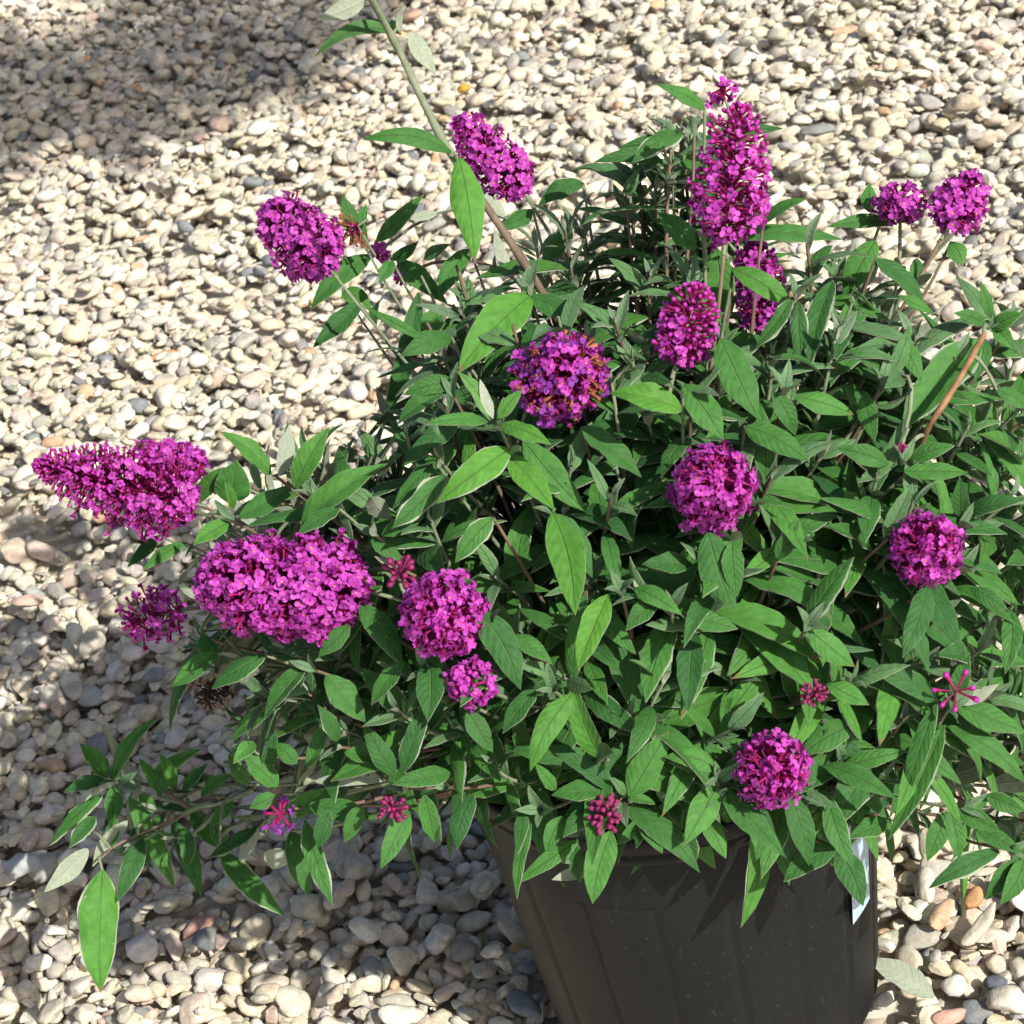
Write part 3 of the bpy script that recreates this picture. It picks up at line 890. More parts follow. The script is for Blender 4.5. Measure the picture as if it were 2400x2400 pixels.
def fill(npts, scale, mind, nn, lmin, lmax, jit, tint=0.0, zone=None):
    got = []
    tries = 0
    while len(got) < npts and tries < 6000:
        tries += 1
        p = np.array([rng.uniform(380, 2560), rng.uniform(300, 2000)])
        if not in_poly(p, POLY if zone is None else zone):
            continue
        if any(np.hypot(*(p - g)) < mind for g in got):
            continue
        got.append(p)
        P = dome(p[0], p[1], scale) + nrm(ray(*p)) * rng.uniform(-jit, jit)
        out = (P - np.array([0, 0.02, 0.18]))
        td = nrm(nrm(out) + np.array([0, 0, 0.25]) + rng.normal(0, 0.22, 3))
        if p[1] < 980 - 0.12 * (p[0] - 1200):      # the upper shoots are slimmer, upright and silvery
            if scale < 0.6:
                continue
            shoot(P, nrm(td + np.array([0, 0, 0.5])), nn + 2, rng.uniform(lmin, lmax) * 0.85, tint, young_tip=1.0, yspan=3.0)
        else:
            shoot(P, td, nn, rng.uniform(lmin, lmax), tint)


UPPER = np.array([(980, 720), (1100, 590), (1260, 480), (1400, 420), (1540, 330), (1640, 300), (1760, 430), (1850, 560), (2000, 560), (2070, 620), (2080, 900), (1000, 930)], float)
fill(108, 0.97, 92, 6, 0.048, 0.074, 0.025)
fill(34, 1.0, 75, 8, 0.050, 0.072, 0.05, zone=UPPER)
fill(70, 0.74, 112, 6, 0.058, 0.080, 0.02)
LOWRES[0] = True
fill(40, 0.47, 150, 5, 0.06, 0.080, 0.02)
LOWRES[0] = False

def px_path(pts, n=24):
    return smooth_path([at_z(x * K, y * K, lift(z)) for x, y, z in pts], n)


got = 0
while got < 38:       # left flank under the big spike
    p = np.array([rng.uniform(430, 1050), rng.uniform(1420, 1820)]) if got < 20 else np.array([rng.uniform(470, 1050), rng.uniform(1100, 1430)])
    if not in_poly(p, POLY):
        continue
    got += 1
    P = at_z(p[0], p[1], rng.uniform(0.25, 0.36) if got <= 20 else rng.uniform(0.30, 0.40))
    shoot(P, nrm(nrm(P - np.array([0, 0, 0.2])) + np.array([0, 0, 0.15]) + rng.normal(0, 0.2, 3)), 6, rng.uniform(0.055, 0.075))
LOWRES[0] = True
for _ in range(46):    # far side of the crown
    az_, el_ = rng.uniform(0.15, math.pi + 0.1), rng.uniform(0.0, 1.2)
    dv = np.array([math.cos(az_) * math.cos(el_), math.sin(az_) * math.cos(el_), math.sin(el_)])
    P = DC + dv * DR * rng.uniform(0.75, 1.0) * np.array([1.0, 1.15, 0.9])
    pp = proj(P)
    if not in_poly(pp[:2], POLY) or pp[1] < 620:
        continue
    shoot(P, nrm(dv + np.array([0, 0, 0.3])), 6, rng.uniform(0.05, 0.07))
LOWRES[0] = False
n_auto = len(stems)
tall = px_path([(668, -60, .76), (745, 80, .69), (800, 195, .655), (850, 290, .625), (935, 415, .585), (985, 490, .56), (1030, 565, .53), (1090, 690, .45), (1200, 900, .34)], 40)
stems.append((tall, 0.0019, 0.0027, 'tall'))
stems.append((smooth_path([at_depth(x * K, y * K, min(proj(at_z(x * K, y * K, z))[2], front_depth(x * K, y * K) - f_)) for x, y, z, f_ in ((1856, 632, .49, .03), (1808, 718, .465, .03), (1756, 800, .44, .02), (1700, 900, .38, -.06), (1600, 1010, .33, -.15))], 24), 0.0018, 0.0024, 'o'))
stems.append((px_path([(930, 795, .475), (985, 880, .45), (1042, 968, .42), (1110, 1090, .37)], 16), 0.0018, 0.0022, 'g'))
stems.append((px_path([(350, 962, .315), (450, 985, .32), (560, 1002, .325), (700, 1060, .33), (900, 1180, .32)], 20), 0.0016, 0.0024, 'g'))
stems.append((px_path([(870, 1100, .38), (930, 1128, .37), (1000, 1158, .36), (1120, 1240, .32)], 16), 0.0020, 0.0024, 'b'))
stems.append((px_path([(1352, 620, .52), (1358, 700, .49), (1366, 790, .45), (1372, 900, .40)], 14), 0.0020, 0.0022, 'b'))
stems.append((px_path([(1286, 675, .50), (1283, 760, .47), (1282, 860, .43), (1290, 960, .38)], 14), 0.0014, 0.0018, 'b'))
stems.append((px_path([(1800, 440, .51), (1720, 525, .48), (1650, 600, .45), (1580, 700, .41)], 14), 0.0012, 0.0018, 'g'))
stems.append((px_path([(190, 1620, .105), (215, 1597, .105), (262, 1574, .11), (330, 1545, .12), (400, 1515, .14), (470, 1485, .16), (600, 1450, .2), (800, 1420, .25)], 26), 0.0010, 0.0017, 'b'))
stems.append((px_path([(215, 1478, .13), (280, 1500, .13), (390, 1520, .14), (480, 1490, .165)], 16), 0.0012, 0.0018, 'g'))
stems.append((px_path([(525, 1528, .165), (600, 1500, .18), (720, 1470, .21), (860, 1440, .25)], 16), 0.0014, 0.002, 'b'))
stems.append((px_path([(1000, 1585, .265), (1060, 1570, .27), (1130, 1540, .28), (1250, 1480, .28)], 14), 0.0015, 0.002, 'o'))
stems.append((px_path([(1145, 540, .52), (1142, 640, .48), (1140, 740, .44)], 12), 0.0018, 0.002, 'g'))

# stems to the explicit leaves (one per cluster of leaf bases)
expl_pts = np.concatenate([p for p, _, _, _ in stems[n_auto:]])
used = np.zeros(len(nodes3), bool)
for i in range(len(nodes3)):
    if used[i]:
        continue
    near = np.linalg.norm(nodes3 - nodes3[i], axis=1) < 0.028
    used |= near
    tip = nodes3[near].mean(0)
    td = nrm(nrm(tip - np.array([0, 0.0, 0.20])) + np.array([0, 0, 0.1]))
    dd = np.linalg.norm(expl_pts - tip[None], axis=1)
    if dd.min() < 0.09 and (tip[2] < 0.2 or dd.min() < 0.035):
        if dd.min() > 0.006:
            e = expl_pts[dd.argmin()]
            stems.append((bez(e, e + (tip - e) * 0.3 + np.array([0, 0, 0.008]), e + (tip - e) * 0.7 + np.array([0, 0, 0.006]), tip, 8), 0.0013, 0.001, 'g'))
    else:
        stems.append((bezier_stem(tip, td, 18), 0.0020, 0.0010, 'g' if rng.random() < 0.5 else 'b'))
    if near.sum() >= 2 and tip[2] > 0.12:
        a = nrm(np.cross(td, [0, 0, 1.0]))
        b = np.cross(td, a)
        for q in range(4):
            aa = q * math.pi / 2 + rng.uniform(0, 0.5)
            rad = math.cos(aa) * a + math.sin(aa) * b
            L = rng.uniform(0.013, 0.026)
            add_leaf(tip, tip + nrm(td * 0.8 + rad * 0.6) * L, L * 0.3, nrm(td - rad * 0.6), sag=0.08, curl=0.3, fold=0.4, young=0.6, yel=0.1)


EXPL[0] = True
low_path = px_path([(190, 1620, .105), (262, 1574, .11), (400, 1515, .14), (600, 1450, .2), (800, 1420, .25)], 60)
for (x, y, z) in ((218, 1474, .135), (300, 1535, .115), (350, 1500, .13), (412, 1478, .15), (455, 1440, .165), (540, 1455, .175), (262, 1588, .10), (625, 1505, .18), (690, 1478, .2), (760, 1440, .22), (820, 1490, .22), (500, 1540, .14), (330, 1580, .10), (430, 1560, .12), (590, 1400, .2)):
    P = at_z(x * K, y * K, lift(z))
    st0 = low_path[np.linalg.norm(low_path - P[None] - np.array([0.06, 0, 0.02]), axis=1).argmin()]
    shoot(P, nrm(np.array([-0.6, -0.35, 0.45]) + rng.normal(0, 0.2, 3)), 4, rng.uniform(0.045, 0.062), 0.05, start=st0)
EXPL[0] = False

# ------------------------------------------------------------------ flower heads
def floret_template(kind, seed):
    r = np.random.default_rng(seed)
    V, Fc, Mi = [], [], []

    def ring(rad, z, n=5):
        s = len(V)
        for i in range(n):
            a = 2 * math.pi * i / n
            V.append((rad * math.cos(a), rad * math.sin(a), z))
        return s

    def bridge(a, b, m, n=5):
        for i in range(n):
            j = (i + 1) % n
            Fc.append((a + i, a + j, b + j))
            Fc.append((a + i, b + j, b + i))
            Mi.extend((m, m))

    def capf(a, c, m, n=5):
        s = len(V)
        V.append(c)
        for i in range(n):
            Fc.append((a + i, a + (i + 1) % n, s))
            Mi.append(m)
    if kind == 'open':
        bend = r.uniform(-0.1, 0.1, 2)
        a = ring(0.00055, -0.0105)
        b = ring(0.00085, -0.004)
        c = ring(0.00125, 0)
        bridge(a, b, 0)
        bridge(b, c, 0)
        capf(c, (0, 0, -0.0006), 2 if seed % 3 == 0 else 0)
        for q in range(4):
            an = q * math.pi / 2 + r.uniform(-0.15, 0.15)
            ca, sa = math.cos(an), math.sin(an)
            ln, wd = r.uniform(0.0034, 0.0044), r.uniform(0.0017, 0.0023)
            up = r.uniform(-0.9, 1.3)
            pts = [(0.0007, -0.0009, 0), (0.0007, 0.0009, 0), (0.5 * ln, wd, up * 0.0008 + r.normal(0, 0.0003)), (0.55 * ln, 0, up * 0.0012 - 0.0003), (0.5 * ln, -wd, up * 0.0008 + r.normal(0, 0.0003)),
                   (0.86 * ln, wd * 0.80, up * 0.0016 + r.normal(0, 0.0005)), (1.04 * ln, 0, up * 0.0016 + r.normal(0, 0.0004)), (0.86 * ln, -wd * 0.80, up * 0.0016 + r.normal(0, 0.0005))]
            s = len(V)
            for x, y, z in pts:
                V.append((ca * x - sa * y, sa * x + ca * y, z + 0.0002))
            for t in ((0, 3, 1), (1, 3, 2), (0, 4, 3), (2, 3, 5), (3, 6, 5), (3, 7, 6), (3, 4, 7)):
                Fc.append((s + t[0], s + t[1], s + t[2]))
                Mi.append(1)
    elif kind == 'bud':
        a = ring(0.0005, -0.0095)
        b = ring(0.0007, -0.0035)
        c = ring(0.0016, -0.0008)
        d = ring(0.0014, 0.0008)
        bridge(a, b, 0)
        bridge(b, c, 0)
        bridge(c, d, 1)
        capf(d, (0, 0, 0.0016), 1)
    else:  # withered
        a = ring(0.0005, -0.010)
        b = ring(0.0007, -0.004)
        c = ring(0.0011, 0)
        bridge(a, b, 0)
        bridge(b, c, 0)
        for q in range(4):
            an = q * math.pi / 2
            s = len(V)
            ca, sa = math.cos(an), math.sin(an)
            for x, y, z in ((0.0008, -0.0008, 0), (0.0008, 0.0008, 0), (0.0012 + r.normal(0, 0.0006), 0.0012, 0.0022), (0.0010, -0.0006, 0.0026)):
                V.append((ca * x - sa * y, sa * x + ca * y, z))
            Fc.extend(((s, s + 1, s + 2), (s, s + 2, s + 3)))
            Mi.extend((1, 1))
    return np.array(V), np.array(Fc), np.array(Mi)


TEM = {}
for i in range(9):
    TEM[('open', i)] = floret_template('open', 40 + i)
TEM[('bud', 0)] = floret_template('bud', 60)
TEM[('wither', 0)] = floret_template('wither', 70)
TEM[('wither', 1)] = floret_template('wither', 71)
SKIN = {'magenta': {'open': (TUBE, LOBE, THROAT), 'bud': (TUBE, BUDM), 'wither': (RUST, RUST)},
        'violet': {'open': (TUBE, VIOLET, THROAT), 'bud': (TUBE, VIOLET), 'wither': (RUST, RUST)},
        'crimson': {'open': (TUBE, BUDC, THROAT), 'bud': (BUDC, BUDC), 'wither': (RUST, RUST)},
        'fewviolet': {'open': (RUST, VIOLET, THROAT), 'bud': (RUST, VIOLET), 'wither': (RUST, RUST)},
        'dead': {'open': (DEAD, DEAD, DEAD), 'bud': (DEAD, DEAD), 'wither': (DEAD, DEAD)}}
_tm = {}


def tem_mesh(kind, i, skin):
    k = (kind, i, skin)
    if k not in _tm:
        v, f, m = TEM[(kind, i)]
        _tm[k] = mk_mesh('floret', v, f, SKIN[skin][kind], m)
    return _tm[k]


heads = []   # dict(base, tip, florets[list], label, rachis)


def head(bx, by, tx, ty, rpx, z, dz=0.0, density=1.0, budtip=0.25, wither=0.0, skin='magenta', label=None, fsize=1.0, toward=0.0, taper=0.35, tubes=False, front=True, stem=None, rag=0.075):
    fsize = fsize * 0.93
    """axis from base to tip given in photo pixels; z = height of the middle; dz = rise from base to tip; toward = length (m) by which the tip comes towards the viewer"""
    mid = at_z((bx + tx) / 2, (by + ty) / 2, z)
    t0 = proj(mid)[2]
    if front:
        t0 = min(t0, front_depth((bx + tx) / 2, (by + ty) / 2) - 0.02 - 0.5 * rpx / FPX * t0)
    B = at_depth(bx, by, t0 + toward / 2)
    T = at_depth(tx, ty, t0 - toward / 2)
    R = rpx / FPX * t0
    ax = T - B
    L = np.linalg.norm(ax)
    ax = ax / L
    a = nrm(np.cross(ax, [0.13, 0.2, 0.97]))
    b = np.cross(ax, a)
    fl = []
    # outer shell: straight flank plus rounded tip
    Lc = L
    area = 2 * math.pi * R * Lc * 0.85 + math.pi * R * R
    n = max(6, int(area / (0.0064 * fsize) ** 2 * density))
    ga = math.pi * (3 - math.sqrt(5))
    for i in range(n):
        s = (i + 0.5) / n
        th = i * ga + rng.normal(0, 0.12)
        rad = math.cos(th) * a + math.sin(th) * b
        # profile: narrower at both ends
        pr = min(1.0, (0.35 + s * 4.2)) * (1 - taper * max(0, s - 0.35) / 0.65) * math.sqrt(max(0.02, 1 - max(0, (s - 0.72) / 0.30) ** 2))
        tilt = 0.10 + 1.05 * max(0, (s - 0.66) / 0.34) ** 1.4 - 0.5 * max(0, (0.18 - s) / 0.18)
        d = nrm(rad * math.cos(tilt) + ax * math.sin(tilt) + rng.normal(0, 0.27, 3))
        org_ = B + ax * (s * L * 0.97)
        lump = 1 + 0.10 * math.sin(s * 26 + 2 * math.sin(th)) + rng.normal(0, rag)
        rr = R * pr * lump
        P = org_ + rad * rr * math.cos(tilt) + ax * rr * 0.35 * math.sin(tilt)
        u = rng.random()
        if u < wither:
            kind, ti = 'wither', int(rng.integers(0, 2))
        elif rng.random() < budtip * (0.25 + 1.6 * s ** 2):
            kind, ti = 'bud', 0
        else:
            kind, ti = 'open', int(rng.integers(0, 9))
        if toward > 0.03 and wither == 0 and s > 0.90:
            P = P - d * (0.25 * R + 0.002)
            kind, ti = ('bud', 0) if s > 0.95 else (kind, ti)
        fl.append((P, d, rng.uniform(0, 6.28), fsize * rng.uniform(0.85, 1.15), kind, ti, skin if not (wither > 0 and rng.random() < 0.35) else 'violet'))
        if rr > 0.016 and rng.random() < 0.55 and not tubes:   # inner florets fill the body
            fl.append((P - d * rng.uniform(0.005, 0.009), nrm(d + rng.normal(0, 0.35, 3)), rng.uniform(0, 6.28), fsize * 0.9, 'bud' if rng.random() < 0.6 else 'open', 0, skin))
    heads.append(dict(B=B, T=T, ax=ax, fl=fl, R=R, label=label, skin=skin, stem=stem))



def star(cx, cy, rpx, z, n, kind, skin, label, fsize=1.0, stem=None, flat=0.35):
    C0 = at_z(cx, cy, lift(z))
    t0 = min(proj(C0)[2], front_depth(cx, cy) - 0.035)
    C0 = at_depth(cx, cy, t0)
    R = rpx / FPX * t0
    ax = nrm(-nrm(ray(cx, cy)) + np.array([0, 0, 0.35]))
    a = nrm(np.cross(ax, [0.13, 0.2, 0.97]))
    b = np.cross(ax, a)
    B = C0 - ax * R * 0.3
    fl = []
    for i in range(n):
        c = 1 - (i + 0.5) / n * (1 - flat + 0.35) if n > 10 else rng.uniform(0.0, 0.35)
        th = i * (2.39996 if n > 10 else 2 * math.pi / n) + rng.normal(0, 0.2)
        sn = math.sqrt(max(0, 1 - c * c))
        d = nrm(ax * c + (math.cos(th) * a + math.sin(th) * b) * sn + rng.normal(0, 0.07, 3))
        fl.append((B + d * R * rng.uniform(0.70, 1.05), d, rng.uniform(0, 6.28), fsize * rng.uniform(0.95, 1.25), kind, int(rng.integers(0, 9)) if kind == 'open' else 0, skin))
    heads.append(dict(B=B, T=B + ax * R * 0.5, ax=ax, fl=fl, R=R, label=label, skin=skin, stem=stem))


star(935, 1342, 50, .385, 16, 'bud', 'crimson', 'starry crimson tuft', 1.1, (1080, 1400, .37))
star(1418, 1907, 47, .325, 34, 'bud', 'crimson', 'starry cluster of crimson buds', .95)
star(920, 1895, 36, .24, 24, 'bud', 'crimson', 'small crimson bud cluster', .85)
star(655, 1905, 40, .185, 8, 'open', 'violet', 'few spread violet florets with orange tubes', 1.1)
star(1905, 1626, 34, .40, 26, 'bud', 'crimson', 'dull crimson bud cluster', .75)
star(2240, 1616, 54, .395, 7, 'bud', 'magenta', 'five magenta tubes in a star', 1.05)
head(455, 1180, 72, 1084, 88, .35, density=.74, budtip=.75, taper=.5, rag=.16, label='long magenta spike with loose buds at its tip')
head(478, 1098, 330, 1062, 46, .33, density=1.0, budtip=.2, taper=.3, label='magenta spike half hidden behind a longer one')
head(858, 1385, 462, 1362, 112, .39, density=1.1, budtip=.05, taper=.12, label='large dense magenta spike with orange throats')
head(425, 1430, 290, 1462, 62, .29, density=.42, rag=.15, fsize=1.15, budtip=.35, taper=.1, label='small loose magenta spike')
head(1050, 1425, 1024, 1462, 88, .39, density=1.0, budtip=.08, toward=.07, taper=.15, label='round magenta head seen end on')
head(1125, 1605, 1075, 1592, 52, .36, density=1.0, budtip=.1, toward=.02, label='magenta head under a larger round one')
head(772, 630, 628, 478, 72, .50, rag=.12, density=1.0, budtip=.06, taper=.15, label='magenta spike beside a withered tuft')
head(838, 530, 806, 552, 42, .475, density=.6, wither=1, fsize=.9, stem=(880, 600, .46), label='withered rusty brown tuft')
head(1228, 452, 1068, 274, 56, .56, rag=.14, front=False,  density=.95, budtip=.15, taper=.3, label='slender magenta spike behind the tall stem')
head(1700, 560, 1738, 238, 82, .64, density=.64, rag=.13, budtip=.75, taper=.2, label='tall loose magenta spike with club shaped buds')
head(1700, 235, 1686, 202, 38, .68, density=.5, budtip=.0, fsize=1.1, stem=(1728, 300, .64), label='small tuft of open florets')
head(1700, 560, 1690, 548, 44, .57, density=.6, budtip=.9, skin='magenta', stem=(1700, 600, .56), label='thin ring of magenta buds')
head(1785, 770, 1768, 560, 50, .53, density=1.0, budtip=.3, taper=.1, front=False, label='dark magenta spike behind leaves')
head(1585, 850, 1640, 665, 62, .54, density=.9, budtip=.85, taper=.1, label='shaded spike of crimson magenta buds')
head(2110, 515, 2112, 440, 56, .54, density=.8, budtip=.2, fsize=1.0, taper=.0, label='open star of magenta florets')
head(2222, 530, 2285, 410, 62, .55, density=.95, budtip=.2, label='upright magenta spike')
head(1258, 925, 1378, 838, 92, .54, density=1.0, budtip=.1, wither=.30, toward=.04, taper=.05, skin='magenta', label='fading violet head with rusty withered florets')
head(1665, 1165, 1680, 1110, 88, .47, density=1.05, budtip=.05, toward=.055, taper=.1, label='round magenta head above dark leaves')
head(2172, 1296, 2170, 1270, 76, .45, density=1.0, budtip=.12, toward=.045, taper=.15, label='round magenta head among right hand leaves')
head(1812, 1808, 1808, 1794, 80, .37, density=.95, budtip=.05, toward=.045, taper=.1, label='round magenta head over the pot rim')
head(500, 1600, 485, 1660, 44, .22, density=.8, budtip=1.0, skin='dead', fsize=.8, label='dry dark brown seed head')
head(950, 640, 930, 660, 24, .43, density=1.0, budtip=.4, front=False, label='magenta head hidden among leaves')
head(900, 580, 880, 600, 24, .44, density=.9, budtip=.5, front=False, label='magenta tuft behind leaves')
head(1190, 1180, 1175, 1200, 30, .40, density=.8, skin='violet', front=False, label='dim violet head deep in the foliage')
head(2115, 1040, 2108, 1060, 12, .475, density=1.0, budtip=3, skin='crimson', fsize=.6, label='tiny dry bud tip')

for h in heads:
    if h['stem']:
        e = at_z(*h['stem'])
        stems.append((np.linspace(e, h['B'], 5), 0.0009, 0.0008, 'g'))
        continue
    bz = bezier_stem(h['B'], h['ax'] + np.array([0, 0, 0.15]), 20)
    wob = rng.normal(0, 0.006, 3) * np.sin(np.linspace(0, math.pi * 2, 20))[:, None]
    bz = bz + wob
    stems.append((bz, 0.0020, 0.0011, 'b' if rng.random() < 0.5 else 'g'))
    if h['B'][2] > 0.42:
        for fr_ in (0.93, 0.84, 0.74, 0.64):
            i_ = fr_ * 19
            P = bz[int(i_)]
            t = nrm(bz[int(i_) + 1] - bz[int(i_) - 1])
            a_ = nrm(np.cross(t, rng.normal(0, 1, 3)))
            for sg_ in (1, -1):
                L = rng.uniform(0.022, 0.045)
                add_leaf(P, P + nrm(t * 0.55 + sg_ * a_ * 0.8) * L, L * 0.26, nrm(t - sg_ * a_ * 0.5 + np.array([0, 0, 0.3])), sag=0.1, curl=0.4, fold=rng.uniform(0.1, 0.5), young=rng.uniform(0, 0.4), yel=0.1, pale=1.02)

# fill leaves that would hide the leaves and flower heads seen in the photograph are left out
ZP = 480


def quick(P):
    qq = proj(P)
    return np.clip((qq[:, 0] / 2400 * ZP).astype(int), 0, ZP - 1), np.clip((qq[:, 1] / 2400 * ZP).astype(int), 0, ZP - 1), qq[:, 2]


zx, zh = np.full((ZP, ZP), -1.0), np.full((ZP, ZP), -1.0)
for l in leaves:
    if l['x']:
        n_ = l['g']['n']
        ix, iy, d = quick(np.concatenate([l['v'][:n_], (l['v'][:n_ - 1] + l['v'][1:n_]) / 2]))
        for dx in (0, 1):
            for dy in (0, 1):
                jx, jy = np.minimum(ix + dx, ZP - 1), np.minimum(iy + dy, ZP - 1)
                zx[jy, jx] = np.maximum(zx[jy, jx], d)
for h in heads:
    if h['R'] > 0.008:
        ix, iy, d = quick(np.array([f[0] for f in h['fl']]))
        for dx in range(-2, 3):
            for dy in range(-2, 3):
                jx, jy = np.clip(ix + dx, 0, ZP - 1), np.clip(iy + dy, 0, ZP - 1)
                zh[jy, jx] = np.maximum(zh[jy, jx], d.mean())
for pts, _, _, k_ in stems[n_auto:n_auto + 5]:
    ix, iy, d = quick(pts[:int(len(pts) * (0.72 if k_ == 'tall' else 0.66))])
    for dx in range(-1, 2):
        for dy in range(-1, 2):
            jx, jy = np.clip(ix + dx, 0, ZP - 1), np.clip(iy + dy, 0, ZP - 1)
            zx[jy, jx] = np.maximum(zx[jy, jx], d)
keep = []
for l in leaves:
    if not l['x']:
        ix, iy, d = quick(l['v'][:l['g']['n']])
        if (d < zh[iy, ix]).mean() > 0.12 or (d < zx[iy, ix] - 0.003).mean() > 0.30:
            continue
    keep.append(l)
leaves = keep

# ------------------------------------------------------------------ which leaves, florets and pebbles show largest (a coarse depth buffer)
ZR = 480
zb = np.full((ZR, ZR), 1e9)


def splat(P, ids, zbuf, idb, r=0):
    q = proj(P)
    ix, iy = (q[:, 0] / 2400 * ZR).astype(int), (q[:, 1] / 2400 * ZR).astype(int)
    for dx in range(-r, r + 1):
        for dy in range(-r, r + 1):
            jx, jy = ix + dx, iy + dy
            ok = (jx >= 0) & (jx < ZR) & (jy >= 0) & (jy < ZR)
            lin = jy[ok] * ZR + jx[ok]
            d, k = q[ok, 2], ids[ok]
            o = np.argsort(-d)
            lin, d, k = lin[o], d[o], k[o]
            cur = zbuf.ravel()
            better = d < cur[lin]
            cur[lin[better]] = d[better]
            idb.ravel()[lin[better]] = k[better]


idb = np.full((ZR, ZR), -1, np.int64)
nl = len(leaves)
ln = np.array([l['g']['n'] for l in leaves])
LVt = np.concatenate([l['v'][:l['g']['n']] for l in leaves])
LVm = np.concatenate([(l['v'][:l['g']['n'] - 1] + l['v'][1:l['g']['n']]) / 2 for l in leaves])
splat(LVt, np.repeat(np.arange(nl), ln), zb, idb, 1)
splat(LVm, np.repeat(np.arange(nl), ln - 1), zb, idb, 1)
fP = np.concatenate([np.array([f[0] for f in h['fl']]) for h in heads])
splat(fP, 10_000_000 + np.arange(len(fP)), zb, idb, 2)
pot_th, pot_z = np.meshgrid(np.linspace(0, 6.28, 400), np.linspace(0, POT_H, 160))
pr_ = POT_R0 + (POT_R1 - POT_R0) * pot_z / POT_H
splat(np.stack([pr_ * np.cos(pot_th), pr_ * np.sin(pot_th), pot_z], -1).reshape(-1, 3), np.full(pot_th.size, -2), zb, idb, 1)
cnt = np.bincount(idb[(idb >= 0) & (idb < 10_000_000)].ravel(), minlength=nl)
top_leaves = set(np.argsort(-cnt)[:300].tolist())
fcnt = np.bincount(idb[idb >= 10_000_000].ravel() - 10_000_000, minlength=len(fP))
top_fl = set(np.argsort(-fcnt)[:300].tolist())
# pebbles: visible centre, ranked by projected size
pz = np.array([[p[0], p[1], p[2] + p[3][2] * 0.7] for p in peb])
q = proj(pz)
ix, iy = np.clip((q[:, 0] / 2400 * ZR).astype(int), 0, ZR - 1), np.clip((q[:, 1] / 2400 * ZR).astype(int), 0, ZR - 1)
vis = (q[:, 0] > 20) & (q[:, 0] < 2380) & (q[:, 1] > 20) & (q[:, 1] < 2380) & (zb[iy, ix] > q[:, 2] - 0.02)
hx, hy = ((pz[:, 0] - org[0]) / CELL).astype(int), ((pz[:, 1] - org[1]) / CELL).astype(int)
vis &= (HF[hy, hx] - pz[:, 2]) < 0.006
size = np.array([p[3][0] * p[3][1] for p in peb]) / q[:, 2] ** 2 * vis
size[[i for i, p in enumerate(peb) if p[6] is not None]] = 9
top_peb = set(np.argsort(-size)[:300].tolist())

# ------------------------------------------------------------------ build the pebbles
gv, gf, gc, gs_ = [], [], [], []
off = 0
for i, (x, y, z, semi, R, c, sp) in enumerate(peb):
    near = q[i, 2] < 1.95 and -150 < q[i, 0] < 2550
    shown = HF[hy[i], hx[i]] - pz[i, 2] < 0.006 and -60 < q[i, 0] < 2460 and -40 < q[i, 1] < 2460
    big = semi[0] * FPX / q[i, 2]
    sub = 3 if i in top_peb or (shown and big > 40) else (2 if shown and big > 19 else 1)
    si = i % NSH
    v = (SHP[sub][si] * np.asarray(semi)[None]) @ R.T
    f = ICO[sub][1]
    if i in top_peb:
        o = link('pebble', mk_mesh('pebble', v, f, [PEBBLE], colr=np.repeat(np.asarray(c)[None], len(v), 0)), ground, (x, y, z))
        if sp:
            o['label'] = sp
        continue
    gv.append(v + np.array([x, y, z]))
    gf.append(f + off)
    gs_.append(np.full(len(f), sub == 3 or (sub == 2 and i % 5 > 1)))
    gc.append(np.repeat(np.asarray(c)[None], len(v), 0))
    off += len(v)
gravel = link('gravel', mk_mesh('gravel', np.concatenate(gv), np.concatenate(gf), [PEBBLE], colr=np.concatenate(gc)), ground)
gravel.data.polygons.foreach_set('use_smooth', np.concatenate(gs_))
tag(gravel, kind='stuff')
print('pebbles', len(peb), 'leaves', nl, 'florets', len(fP), 'stems', len(stems))

# ------------------------------------------------------------------ pot
pot = bpy.data.objects.new('plant_pot', None)
col.objects.link(pot)
pot.location = (0, 0, 0)
tag(pot, 'black ribbed plastic nursery pot holding the flowering bush', 'plant pot')
NT, NP = 324, 18
th = np.linspace(0, 2 * math.pi, NT, endpoint=False)
zs = np.unique(np.r_[np.linspace(0.004, POT_H - 0.028, 62)])
rows = [(POT_R0 - 0.006, -0.006, 0), (POT_R0 - 0.0025, -0.004, 0), (POT_R0, 0.002, 0)]
for zz in zs:
    rows.append((POT_R0 + (POT_R1 - POT_R0) * zz / POT_H, zz, 1))
for dr, dz in ((0.0006, -0.0262), (0.0030, -0.0245), (0.0034, -0.018), (0.0026, -0.0172), (0.0026, -0.0150), (0.0046, -0.0140), (0.0050, -0.004), (0.0042, -0.001), (0.0020, 0.0), (-0.0004, -0.001), (-0.0010, -0.004), (-0.0016, -0.02), (-0.0042, -0.07)):
    rows.append((POT_R1 + dr, POT_H + dz, 0))
pv = []
aw = 2 * math.pi / NP
phi = ((th + 0.11) % aw) / aw - 0.5           # -0.5..0.5 within a panel
for (r, z, rel) in rows:
    rad = np.full(NT, r)
    if rel:
        arc_x = phi * aw * r
        half = 0.455 * aw * r
        ztop = POT_H - 0.052
        dx = half - np.abs(arc_x)
        cz = ztop - half
        if z > cz:
            d = half - np.sqrt(arc_x ** 2 + (z - cz) ** 2)
        else:
            d = dx
        rad = rad + 0.0006 * np.clip(d / 0.0018, 0.0, 1.0) - 0.0011 * np.exp(-((d + 0.0008) / 0.0010) ** 2)
    pv.append(np.stack([rad * np.cos(th), rad * np.sin(th), np.full(NT, z)], -1))
pv = np.concatenate(pv)
pf = []
jj = np.arange(NT)
for i in range(len(rows) - 1):
    a = i * NT + jj
    b = i * NT + (jj + 1) % NT
    pf.append(np.stack([a, b, b + NT, a + NT], -1))
pf = np.concatenate(pf)
nwall = 3 + len(zs)
split = (nwall - 1) * NT
